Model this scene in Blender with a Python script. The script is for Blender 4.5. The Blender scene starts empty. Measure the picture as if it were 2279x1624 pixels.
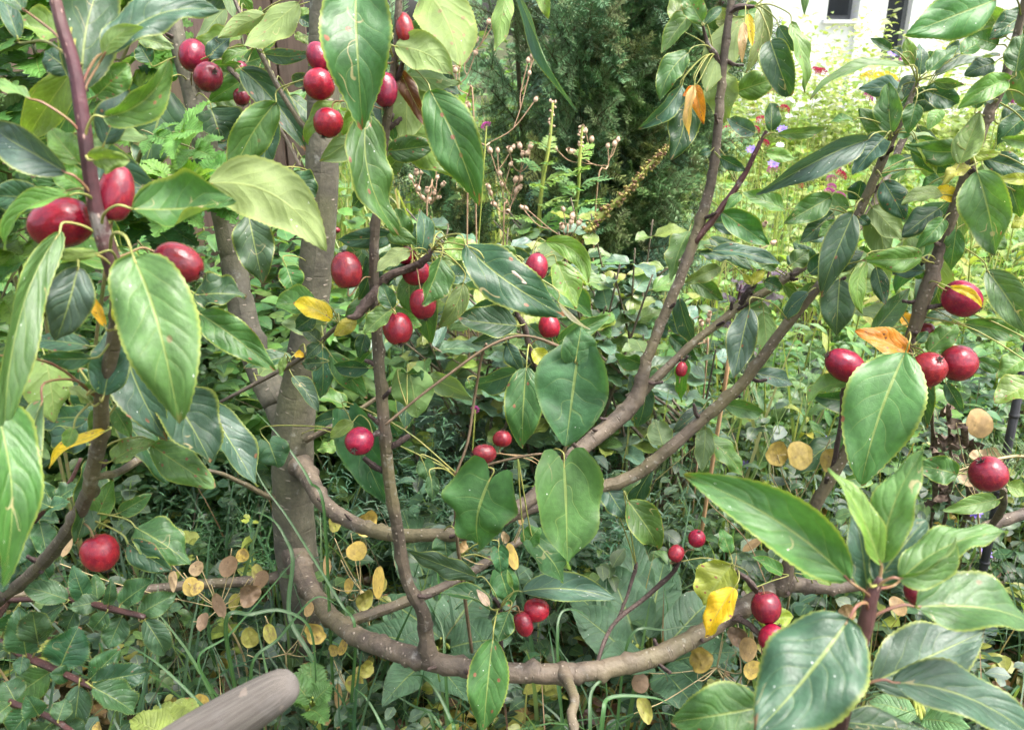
import bpy, math, random
import numpy as np
from mathutils import Vector, Matrix

rnd = random.Random(7)
nrs = np.random.RandomState(11)
scene = bpy.context.scene
COL = scene.collection

# ------------------------------------------------------------------ camera
CAM_H, PITCH = 1.35, math.radians(22)
cam_data = bpy.data.cameras.new('camera')
cam = bpy.data.objects.new('camera', cam_data)
COL.objects.link(cam)
cam.location = (0, 0, CAM_H)
cam.rotation_euler = (math.pi / 2 - PITCH, 0, 0)
cam_data.sensor_width = 36
cam_data.lens = 29.95
cam_data.clip_start, cam_data.clip_end = 0.02, 300
cam_data.dof.use_dof = True
cam_data.dof.focus_distance = 1.35
cam_data.dof.aperture_fstop = 11
scene.camera = cam

# ------------------------------------------------------------------ light: bright overcast
SUN_EL, SUN_AZ = math.radians(64), math.radians(108)
world = bpy.data.worlds.new('World')
scene.world = world
world.use_nodes = True
wn = world.node_tree
wn.nodes.clear()
sky = wn.nodes.new('ShaderNodeTexSky')
sky.sky_type = 'NISHITA'
sky.sun_disc = False
sky.sun_elevation = SUN_EL
sky.sun_rotation = SUN_AZ
sky.air_density = 1.0
sky.dust_density = 6.0
sky.ozone_density = 1.0
bg = wn.nodes.new('ShaderNodeBackground')
bg.inputs['Strength'].default_value = 0.15
wo = wn.nodes.new('ShaderNodeOutputWorld')
hs = wn.nodes.new('ShaderNodeHueSaturation')      # cloud cover greys the whole sky evenly
hs.inputs['Saturation'].default_value = 0.5
wn.links.new(sky.outputs[0], hs.inputs['Color'])
wn.links.new(hs.outputs[0], bg.inputs[0])
wn.links.new(bg.outputs[0], wo.inputs[0])
sun_data = bpy.data.lights.new('sun', 'SUN')
sun_data.energy = 1.2
sun_data.angle = math.radians(34)
sun_data.color = (1.0, 0.96, 0.9)
sun = bpy.data.objects.new('sun', sun_data)
COL.objects.link(sun)
# direction to the sun (azimuth clockwise from +Y), high on the right, where the sky is brightest
SD = Vector((math.sin(SUN_AZ) * math.cos(SUN_EL), math.cos(SUN_AZ) * math.cos(SUN_EL), math.sin(SUN_EL)))
sun.rotation_euler = SD.to_track_quat('Z', 'Y').to_euler()
sun.location = (2, -2, 6)
scene.view_settings.view_transform = 'Standard'
scene.view_settings.look = 'None'
scene.view_settings.exposure = 1.9
scene.view_settings.gamma = 1.0
scene.render.engine = 'CYCLES'
scene.cycles.use_denoising = True
scene.cycles.max_bounces = 4
scene.cycles.use_adaptive_sampling = True
scene.cycles.adaptive_threshold = 0.03
scene.cycles.diffuse_bounces = 3
scene.cycles.transmission_bounces = 2
scene.cycles.caustics_reflective = False
scene.cycles.caustics_refractive = False

# ------------------------------------------------------------------ places: picture point + distance -> world
F, CX, CY = 1895.0, 1139.0, 812.0
FWD = Vector((0, math.cos(PITCH), -math.sin(PITCH)))
UPV = Vector((0, math.sin(PITCH), math.cos(PITCH)))
RGT = Vector((1, 0, 0))
CAMP = Vector((0, 0, CAM_H))
PAN = {0: (0, 0, 1), 1: (0, 0, .3349), 2: (755.6, 0, .3349), 3: (1511.2, 0, .3365),
       4: (0, 529, .3349), 5: (755.6, 529, .3349), 6: (1511.2, 529, .3365),
       7: (0, 1073, .3391), 8: (755.6, 1073, .3391), 9: (1511.2, 1073, .3392)}


def P(u, v, d):
    return CAMP + FWD * d + RGT * ((u - CX) / F * d) + UPV * ((CY - v) / F * d)


def PIX(p):
    q = Vector(p) - CAMP
    d = q.dot(FWD)
    return CX + F * q.dot(RGT) / d, CY - F * q.dot(UPV) / d, d


def pc(pan, x, y):
    a, b, s = PAN[pan]
    return a + x * s, b + y * s


# ------------------------------------------------------------------ object helpers
def link(o, parent=None):
    COL.objects.link(o)
    if parent is not None:
        o.parent = parent
    return o


def tag(o, label=None, cat=None, group=None, kind=None):
    if label: o['label'] = label
    if cat: o['category'] = cat
    if group: o['group'] = group
    if kind: o['kind'] = kind
    return o


def empty(name, loc, label, cat, group=None):
    o = bpy.data.objects.new(name, None)
    o.empty_display_size = 0.05
    o.location = loc
    COL.objects.link(o)
    return tag(o, label, cat, group)


def child(o, parent):
    """parent a part whose mesh is in world coordinates to a thing that sits anywhere"""
    o.parent = parent
    m = parent.matrix_basis.copy()
    if parent.parent is not None:
        m = parent.parent.matrix_basis @ parent.matrix_parent_inverse @ m
    o.matrix_parent_inverse = m.inverted()
    return o


class MB:
    """collects vertices, faces, uvs, material slots"""

    def __init__(self):
        self.v, self.f, self.uv, self.mi = [], [], [], []

    def add(self, verts, faces, uvs=None, mi=0):
        o = len(self.v)
        self.v.extend([tuple(p) for p in verts])
        for f in faces:
            self.f.append(tuple(i + o for i in f))
            self.mi.append(mi)
        self.uv.extend(uvs if uvs is not None else [(0.5, 0.5)] * len(verts))

    def mesh(self, name, mats, smooth=True):
        me = bpy.data.meshes.new(name)
        me.from_pydata(self.v, [], self.f)
        ul = me.uv_layers.new(name='UVMap')
        idx = np.empty(len(me.loops), dtype=np.int32)
        me.loops.foreach_get('vertex_index', idx)
        ul.data.foreach_set('uv', np.array(self.uv, dtype=np.float32)[idx].ravel())
        for m in (mats if isinstance(mats, (list, tuple)) else [mats]):
            me.materials.append(m)
        me.polygons.foreach_set('material_index', np.array(self.mi, dtype=np.int32))
        if smooth:
            me.polygons.foreach_set('use_smooth', np.ones(len(me.polygons), dtype=bool))
        me.update()
        return me

    def build(self, name, mats, parent=None, smooth=True):
        o = bpy.data.objects.new(name, self.mesh(name, mats, smooth))
        COL.objects.link(o)
        if parent is not None:
            child(o, parent)
        return o


def catmull(pts, n):
    """resample rows of numbers with a Catmull-Rom curve, n steps per span"""
    a = np.array(pts, dtype=float)
    if len(a) == 2:
        t = np.linspace(0, 1, n + 1)[:, None]
        return a[0] * (1 - t) + a[1] * t
    e = np.vstack([2 * a[0] - a[1], a, 2 * a[-1] - a[-2]])
    out = []
    for i in range(1, len(e) - 2):
        for k in range(n):
            t = k / n
            p0, p1, p2, p3 = e[i - 1], e[i], e[i + 1], e[i + 2]
            out.append(0.5 * ((2 * p1) + (-p0 + p2) * t + (2 * p0 - 5 * p1 + 4 * p2 - p3) * t * t + (-p0 + 3 * p1 - 3 * p2 + p3) * t ** 3))
    out.append(a[-1])
    return np.array(out)


def tube(mb, pts, rad, sides=8, mi=0, cap=True, lump=0.0, seed=0):
    pts = [Vector(p) for p in pts]
    n = len(pts)
    r_ = random.Random(seed)
    T = [(pts[min(i + 1, n - 1)] - pts[max(i - 1, 0)]).normalized() for i in range(n)]
    ref = Vector((0.13, -0.9, 0.41))
    if abs(T[0].dot(ref)) > .9: ref = Vector((1, 0, 0))
    N = (ref - T[0] * ref.dot(T[0])).normalized()
    V, U, Fc = [], [], []
    L = 0
    ph = [r_.uniform(0, 6.28) for _ in range(4)]
    for i in range(n):
        if i:
            N = (N - T[i] * N.dot(T[i])).normalized()
            L += (pts[i] - pts[i - 1]).length
        B = T[i].cross(N)
        for k in range(sides + 1):
            a = 2 * math.pi * k / sides
            r = rad[i]
            if lump:
                r *= 1 + lump * (0.6 * math.sin(3 * a + ph[0] + L * 30) * math.sin(L * 41 + ph[1]) + 0.7 * math.sin(L * 67 + ph[2] + a) * r_.uniform(.3, 1) * (1 if k < sides else 1)) if k < sides else 1
            V.append(pts[i] + (N * math.cos(a) + B * math.sin(a)) * r)
            U.append((k / sides, L))
        if lump:  # close the seam
            V[-1] = V[-1 - sides]
    s = sides + 1
    for i in range(n - 1):
        for k in range(sides):
            Fc.append((i * s + k, i * s + k + 1, (i + 1) * s + k + 1, (i + 1) * s + k))
    if cap:
        for i, st in ((0, -1), (n - 1, 1)):
            V.append(pts[i] + T[i] * rad[i] * 0.35 * st)
            U.append((.5, L if i else 0))
            c = len(V) - 1
            for k in range(sides):
                a, b = i * s + k, i * s + k + 1
                Fc.append((c, a, b) if st > 0 else (c, b, a))
    mb.add(V, Fc, U, mi)


def box(mb, c, sx, sy, sz, mi=0, M=None):
    V = [Vector((x * sx / 2, y * sy / 2, z * sz / 2)) for x in (-1, 1) for y in (-1, 1) for z in (-1, 1)]
    if M is not None: V = [M @ p for p in V]
    V = [p + Vector(c) for p in V]
    mb.add(V, [(0, 1, 3, 2), (4, 6, 7, 5), (0, 4, 5, 1), (2, 3, 7, 6), (0, 2, 6, 4), (1, 5, 7, 3)], None, mi)


# ------------------------------------------------------------------ material helpers
class NT:
    def __init__(self, name):
        self.m = bpy.data.materials.new(name)
        self.m.use_nodes = True
        self.t = self.m.node_tree
        self.t.nodes.clear()
        self.out = self.t.nodes.new('ShaderNodeOutputMaterial')

    def node(self, typ, props=None, **ins):
        n = self.t.nodes.new('ShaderNode' + typ)
        for k, v in (props or {}).items(): setattr(n, k, v)
        for k, v in ins.items():
            key = int(k[1:]) if k[0] == 'i' and k[1:].isdigit() else k.replace('_', ' ')
            s = n.inputs[key]
            if isinstance(v, bpy.types.NodeSocket): self.t.links.new(v, s)
            else: s.default_value = v
        return n

    def math(self, op, a, b=0.5, c=0.5, clamp=False):
        return self.node('Math', {'operation': op, 'use_clamp': clamp}, i0=a, i1=b, i2=c).outputs[0]

    def ramp(self, x, lo, hi, a=0.0, b=1.0):
        return self.node('MapRange', {'interpolation_type': 'SMOOTHSTEP'}, i0=x, i1=lo, i2=hi, i3=a, i4=b).outputs[0]

    def mix(self, f, a, b, mode='MIX'):
        n = self.t.nodes.new('ShaderNodeMix')
        n.data_type = 'RGBA'; n.blend_type = mode
        for s, v in ((n.inputs[0], f), (n.inputs[6], a), (n.inputs[7], b)):
            if isinstance(v, bpy.types.NodeSocket): self.t.links.new(v, s)
            else: s.default_value = v if not isinstance(v, tuple) or len(v) == 4 else (*v, 1)
        return n.outputs[2]

    def noise(self, vec, scale, detail=3, w=None, rough=.55):
        pr = {'noise_dimensions': '4D'} if w is not None else {}
        n = self.node('TexNoise', pr, Vector=vec, Scale=scale, Detail=detail, Roughness=rough)
        if w is not None: self.t.links.new(w, n.inputs['W'])
        return n.outputs[0]

    def finish(self, sh):
        self.t.links.new(sh, self.out.inputs[0])
        return self.m


def leaf_material(name, source='object', nveins=6.0, rough=.31, trans=.26, under=(1.25, 1.2, 1.15), spec=.55,
                  edge=.35, spots=1.0, specks=1.0, bump=.5, vein_mix=.5, vein_col=(.30, .36, .10), rise=2.0):
    q = NT(name)
    uv = q.node('UVMap').outputs[0]
    sx = q.node('SeparateXYZ', None, i0=uv)
    u, v = sx.outputs[0], sx.outputs[1]
    uv = q.node('Mapping', None, Vector=uv, Scale=(.55, 1.0, 1.0)).outputs[0]   # blade proportions
    if source == 'object':
        oi = q.node('ObjectInfo')
        base, alpha, rn = oi.outputs['Color'], oi.outputs['Alpha'], oi.outputs['Random']
    else:
        at = q.node('Attribute', {'attribute_name': 'Col'})
        base, alpha = at.outputs['Color'], at.outputs['Alpha']
        rn = at.outputs['Alpha']
    w = q.math('MULTIPLY', rn, 97.0)
    uvo = q.node('VectorMath', {'operation': 'ADD'}, i0=uv, i1=q.node('CombineXYZ', None, i0=w, i1=q.math('MULTIPLY', w, .37), i2=0.0).outputs[0]).outputs[0]
    noise2 = lambda sc, det, sh=0.0: q.node('TexNoise', {'noise_dimensions': '2D'}, Vector=uvo if not sh else q.node('VectorMath', {'operation': 'ADD'}, i0=uvo, i1=(sh, sh, 0)).outputs[0], Scale=sc, Detail=det).outputs[0]
    x = q.math('MULTIPLY', q.math('ABSOLUTE', q.math('SUBTRACT', u, .5)), 2.0)
    geo = q.node('NewGeometry')
    # veins
    midw = q.math('MULTIPLY_ADD', v, -.035, .06)
    mid = q.math('SUBTRACT', 1.0, q.ramp(x, q.math('MULTIPLY', midw, .5), midw))
    sidev = q.math('SUBTRACT', q.math('MULTIPLY', v, nveins), q.math('MULTIPLY', q.math('POWER', x, 1.15), rise))
    wob = noise2(2.6, 1)
    sidev = q.math('ADD', sidev, q.math('MULTIPLY', wob, 1.6))
    sidev = q.math('ADD', sidev, q.math('MULTIPLY', q.math('GREATER_THAN', u, .5), .43))
    fr = q.math('ABSOLUTE', q.math('SUBTRACT', q.math('FRACT', sidev), .5))
    side = q.math('MULTIPLY', q.ramp(fr, .462, .494), q.ramp(x, .95, .35))
    vein = q.math('MAXIMUM', mid, q.math('MULTIPLY', side, .45))
    net = 0.0
    if source == 'object':
        net = q.node('TexVoronoi', {'feature': 'DISTANCE_TO_EDGE', 'voronoi_dimensions': '2D'}, Vector=uv, Scale=24.0).outputs['Distance']
        net = q.ramp(net, .0, .12)
    # blotches of the tissue
    n1 = noise2(3.2, 3)
    n2 = noise2(22.0, 2)
    k = q.math('MULTIPLY_ADD', n1, 1.1, .45)
    k = q.math('MULTIPLY', k, q.math('MULTIPLY_ADD', n2, .5, .75))
    col = q.mix(1.0, base, q.node('CombineXYZ', None, i0=k, i1=k, i2=k).outputs[0], 'MULTIPLY')
    # yellowing rim of the blade
    rim = q.math('MULTIPLY', q.ramp(x, .88, 1.0), edge)
    col = q.mix(rim, col, (.34, .38, .06))
    col = q.mix(q.math('MULTIPLY', vein, vein_mix), col, vein_col)
    # brown leaf spots; alpha of the object says how many
    if spots:
        vo = q.node('TexVoronoi', {'voronoi_dimensions': '2D'}, Vector=uvo, Scale=6.0, Randomness=1.0)
        pick = q.ramp(q.node('SeparateXYZ', None, i0=vo.outputs['Color']).outputs[0], q.math('SUBTRACT', 1.0, alpha), q.math('SUBTRACT', 1.02, alpha))
        sp = q.math('MULTIPLY', q.math('SUBTRACT', 1.0, q.ramp(vo.outputs['Distance'], .10, .15)), q.math('MULTIPLY', pick, spots))
        col = q.mix(sp, col, q.mix(n2, (.10, .035, .015), (.36, .16, .09)))
        # pale trails of leaf miners
        ml = q.math('ABSOLUTE', q.math('SUBTRACT', noise2(3.0, 1, 13.0), .5))
        ml = q.math('MULTIPLY', q.math('SUBTRACT', 1.0, q.ramp(ml, .004, .012)), q.ramp(noise2(2.0, 1, 31.0), .66, .70))
        col = q.mix(q.math('MULTIPLY', ml, .7 * spots), col, (.42, .34, .18))
    if spots:   # scorched tips and margins
        br_ = q.ramp(q.math('ADD', q.math('MAXIMUM', v, q.math('MULTIPLY', x, .93)), q.math('MULTIPLY', noise2(4.0, 2, 57.0), .34)), 1.14, 1.17)
        col = q.mix(q.math('MULTIPLY', br_, q.ramp(alpha, .02, .12)), col, (.22, .11, .05))
    # underside
    uc = q.mix(1.0, q.mix(.45, col, (.20, .27, .12)), (*under, 1), 'MULTIPLY')
    col = q.mix(geo.outputs['Backfacing'], col, uc)
    # chalky droppings and dust specks on the upper side
    if specks:
        v2 = q.node('TexVoronoi', {'voronoi_dimensions': '2D'}, Vector=uvo, Scale=17.0)
        s2 = q.math('MULTIPLY', q.math('SUBTRACT', 1.0, q.ramp(v2.outputs['Distance'], .05, .12)),
                    q.ramp(q.node('SeparateXYZ', None, i0=v2.outputs['Color']).outputs[1], .972, .98))
        s2 = q.math('MULTIPLY', s2, specks)
        col = q.mix(s2, col, (.72, .74, .72))
    ro = q.math('MULTIPLY_ADD', n1, .22, rough - .1)
    ro = q.math('MULTIPLY_ADD', geo.outputs['Backfacing'], .25, ro)
    puck = q.math('MULTIPLY', q.ramp(fr, .5, .2), .40)
    h = q.math('ADD', q.math('ADD', puck, q.math('MULTIPLY', net, .09)), q.math('ADD', q.math('MULTIPLY', n1, .55), q.math('MULTIPLY', n2, .22)))
    h = q.math('SUBTRACT', h, q.math('ADD', q.math('MULTIPLY', mid, .5), q.math('MULTIPLY', side, .22)))
    nb = {'Normal': q.node('Bump', None, Strength=bump, Distance=.0022, Height=h).outputs[0]} if bump else {}
    pb = q.node('BsdfPrincipled', None, Base_Color=col, Roughness=ro, Specular_IOR_Level=spec, **nb)
    tc = q.mix(1.0, col, (1.5, 1.6, .55, 1), 'MULTIPLY')
    tr = q.node('BsdfTranslucent', None, Color=tc)
    ms = q.node('MixShader', None, i0=trans)
    q.t.links.new(pb.outputs[0], ms.inputs[1]); q.t.links.new(tr.outputs[0], ms.inputs[2])
    return q.finish(ms.outputs[0])


def bark_material(name, a, b, c, dots=.6, dotcol=(.36, .30, .24), rings=.5, bump=.6, rough=.62, scale=1.0):
    q = NT(name)
    co = q.node('TexCoord').outputs['Object']
    uv = q.node('UVMap').outputs[0]
    n1 = q.noise(co, 22 * scale, 4)
    n2 = q.noise(co, 130 * scale, 4)
    n3 = q.noise(co, 6 * scale, 2)
    col = q.mix(q.ramp(n1, .35, .65), a, b)
    col = q.mix(q.ramp(n3, .45, .7), col, c)
    kk = q.math('MULTIPLY_ADD', n2, .8, .6)
    col = q.mix(1.0, col, q.node('CombineXYZ', None, i0=kk, i1=kk, i2=kk).outputs[0], 'MULTIPLY')
    mp = q.node('Mapping', None, Vector=uv, Scale=(7.0, 95.0 * scale, 1.0)).outputs[0]
    vo = q.node('TexVoronoi', None, Vector=mp, Scale=1.0)
    pk = q.ramp(q.node('SeparateXYZ', None, i0=vo.outputs['Color']).outputs[0], .32, .38)
    dm = q.math('MULTIPLY', q.math('SUBTRACT', 1.0, q.ramp(vo.outputs['Distance'], .12, .24)), pk)
    col = q.mix(q.math('MULTIPLY', dm, dots), col, dotcol)
    mr = q.node('Mapping', None, Vector=uv, Scale=(1.2, 60.0, 1.0)).outputs[0]
    rg = q.noise(mr, 1.0, 3)
    rm = q.math('MULTIPLY', q.ramp(rg, .60, .68), rings)
    col = q.mix(rm, col, (.10, .075, .06))
    # lichen and weather grey
    li = q.ramp(q.noise(co, 34 * scale, 6, None, .65), .60, .70)
    col = q.mix(q.math('MULTIPLY', li, .35), col, (.42, .42, .38))
    h = q.math('ADD', q.math('ADD', q.math('MULTIPLY', n2, .5), q.math('MULTIPLY', dm, .5)), q.math('SUBTRACT', q.math('MULTIPLY', n1, .8), q.math('MULTIPLY', rm, .7)))
    bm = q.node('Bump', None, Strength=bump, Distance=.006, Height=h).outputs[0]
    pb = q.node('BsdfPrincipled', None, Base_Color=col, Roughness=rough, Specular_IOR_Level=.35, Normal=bm)
    return q.finish(pb.outputs[0])


def plain_material(name, a, b, scale=30, rough=.6, bump=.2, spec=.4, trans=0.0, objcol=False):
    q = NT(name)
    co = q.node('TexCoord').outputs['Object']
    n = q.noise(co, scale, 4)
    col = q.mix(q.ramp(n, .3, .7), a, b)
    if objcol:
        oi = q.node('ObjectInfo')
        col = q.mix(1.0, oi.outputs['Color'], col, 'MULTIPLY')
    bm = q.node('Bump', None, Strength=bump, Distance=.003, Height=n).outputs[0]
    sh = q.node('BsdfPrincipled', None, Base_Color=col, Roughness=rough, Specular_IOR_Level=spec, Normal=bm).outputs[0]
    if trans:
        ms = q.node('MixShader', None, i0=trans)
        tr = q.node('BsdfTranslucent', None, Color=col)
        q.t.links.new(sh, ms.inputs[1]); q.t.links.new(tr.outputs[0], ms.inputs[2])
        sh = ms.outputs[0]
    return q.finish(sh)


M_LEAF = leaf_material('apple_leaf', bump=.42, rough=.42, edge=.6, vein_mix=.62)
M_BIND = leaf_material('bindweed_leaf', nveins=4.0, rise=1.2, rough=.5, edge=.15, spots=.5, spec=.35, trans=.3)
M_PLUM = leaf_material('plum_leaf', nveins=7.0, rough=.42, edge=.3, spots=.5, bump=.45)
M_BRAM = leaf_material('bramble_leaf', nveins=10.0, rough=.5, edge=.1, spots=.3, specks=.3, bump=.9, trans=.35)
M_COMF = leaf_material('comfrey_leaf', nveins=11.0, rough=.55, edge=.05, spots=.4, specks=1.0, bump=.7, trans=.2, spec=.4)
M_STUFF = leaf_material('herb_leaf', source='attr', nveins=6.0, rough=.42, edge=.12, spots=0, specks=0, trans=.3, bump=0)
M_GRASS = leaf_material('grass_blade', source='attr', nveins=.5, rough=.4, edge=.0, spots=0, specks=0, trans=.35, bump=0, vein_mix=.25)
M_PET = plain_material('petiole', (.20, .24, .06), (.30, .27, .08), 60, .45)
M_PETR = plain_material('petiole_red', (.19, .06, .055), (.24, .17, .07), 45, .42)
M_TRUNK = bark_material('trunk_bark', (.140, .128, .094), (.085, .077, .060), (.118, .115, .068), dots=.85, rings=.4, bump=.5, rough=.7)
M_BARK = bark_material('branch_bark', (.140, .110, .080), (.074, .058, .046), (.132, .112, .062), dots=.7, rings=.45, bump=.6, rough=.6)
M_DARK = bark_material('spur_bark', (.060, .042, .036), (.10, .07, .06), (.045, .03, .028), dots=.3, rings=.9, bump=1.0, rough=.8)
M_SHOOT = bark_material('young_shoot_bark', (.085, .032, .038), (.048, .025, .028), (.105, .052, .046), dots=.8, dotcol=(.42, .27, .22), rings=.1, bump=.25, rough=.45)
# ================================================================== apple tree
PAL = {'g': (.058, .138, .036), 'd': (.030, .084, .032), 'b': (.050, .106, .060), 'l': (.135, .240, .046),
       'y': (.300, .330, .045), 'Y': (.680, .420, .015), 'o': (.560, .190, .020), 'u': (.135, .200, .060),
       'n': (.120, .050, .028), 't': (.520, .340, .140), 'k': (.58, .47, .36), 'v': (.080, .182, .040)}


def ovate(t, p=.80, q=.72, tipk=.25):
    s = math.sin(math.pi * min(1, max(0, t)) ** p)
    s = max(s, 0) ** q
    return s * (1 - tipk * t ** 4)


def leaf_geo(mb, B, T, N, W, fold=14, sag=.06, arc=0.0, wave=.03, curl=0.0, edgec=0.0, teeth=.03, n=30, m=4,
             p=.80, q=.72, tipk=.25, heart=0.0, seed=0, mi=0, waves=2.3, twist=0.0):
    """one leaf blade from B to T, upper side facing N"""
    B, T, N = Vector(B), Vector(T), Vector(N)
    e = T - B
    L = e.length
    e.normalize()
    N = (N - e * N.dot(e)).normalized()
    S = e.cross(N)
    r_ = random.Random(seed)
    ph1, ph2 = r_.uniform(0, 6.28), r_.uniform(0, 6.28)
    pk = .030 if n > 24 else .0
    fo = math.radians(fold)
    mids, V, U = [], [], []
    for i in range(n + 1):
        t = i / n
        h = 4 * t * (1 - t)
        mids.append(B + e * (L * t) + N * (sag * L * h - curl * L * max(0, t - .45) ** 2 * 3.3) + S * (arc * L * h))
    for i in range(n + 1):
        t = i / n
        tg = (mids[min(i + 1, n)] - mids[max(i - 1, 0)]).normalized()
        nn = (N - tg * N.dot(tg)).normalized()
        if twist:
            nn = Matrix.Rotation(math.radians(twist) * t, 3, tg) @ nn
        ss = tg.cross(nn)
        w = W / 2 * ovate(t, p, q, tipk)
        if heart and t < .07: w = W / 2 * (.52 * (1 - t / .07) + ovate(.07, p, q, tipk) * t / .07)
        back = 0
        for j in range(-m, m + 1):
            x = j / m
            ax = abs(x)
            ww = w
            if abs(j) == m and 0 < i < n:
                ww = w + W * teeth * (.5 if i % 2 else -.5) * (r_.uniform(.6, 1.4))
            lift = math.sin(fo) * ax * ww
            lift += wave * W * ax ** 2 * math.sin(2 * math.pi * waves * t + (ph1 if x < 0 else ph2))
            lift += pk * W * math.sin(11 * t + ph1 * 2 + 2 * x) * math.cos(4.5 * x + ph2 + 3 * t) * min(1, 5 * ax) * min(1, 4 * (1 - t))
            lift += edgec * W * ax ** 4 * h_env(t)
            off = ss * (x * ww * math.cos(fo)) + nn * lift
            if heart: off -= tg * (heart * W * math.sin(min(1, ax * 1.15) * math.pi * .62) * max(0, 1 - t * 3.2) ** 1.5)
            V.append(mids[i] + off)
            U.append((.5 + x * .5, t))
    s = 2 * m + 1
    Fc = [(i * s + j, i * s + j + 1, (i + 1) * s + j + 1, (i + 1) * s + j) for i in range(n) for j in range(2 * m)]
    mb.add(V, Fc, U, mi)
    return mids


def h_env(t):
    return min(1, 4 * t) * min(1, 3 * (1 - t) + .2)


def make_branch(name, rows, mat, parent, sides=12, step=6, lump=.05, seed=1, knob=False, collar=False, thin=1.0):
    c = catmull(rows, step)
    pts = [P(*r[:3]) for r in c]
    rad = [max(r[3], 1.5) * r[2] / F * thin for r in c]
    r_ = random.Random(seed + 900)
    if knob:
        i = 3
        while i < len(c) - 2:      # nodes, scars and slight kinks
            rad[i] *= 1 + r_.uniform(.04, .20)
            pts[i] += Vector((r_.uniform(-1, 1), r_.uniform(-1, 1), r_.uniform(-1, 1))) * rad[i] * .22
            i += r_.randint(2, 7)
        for i, k_ in enumerate((1.7, 1.45, 1.22, 1.1)):
            if collar: rad[i] *= k_
    mb = MB()
    tube(mb, pts, rad, sides, lump=lump, seed=seed)
    o = mb.build(name, mat)
    child(o, parent)
    return o, c


tree = empty('apple_tree', P(700, 1502, 1.9), 'crab apple tree with forked trunk and low curving branches', 'tree')
tree.location.z = 0
whip = empty('apple_sapling', (0.33, 0.55, 0), 'young apple shoot with red stem and large leaves in a rosette', 'sapling')

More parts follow.
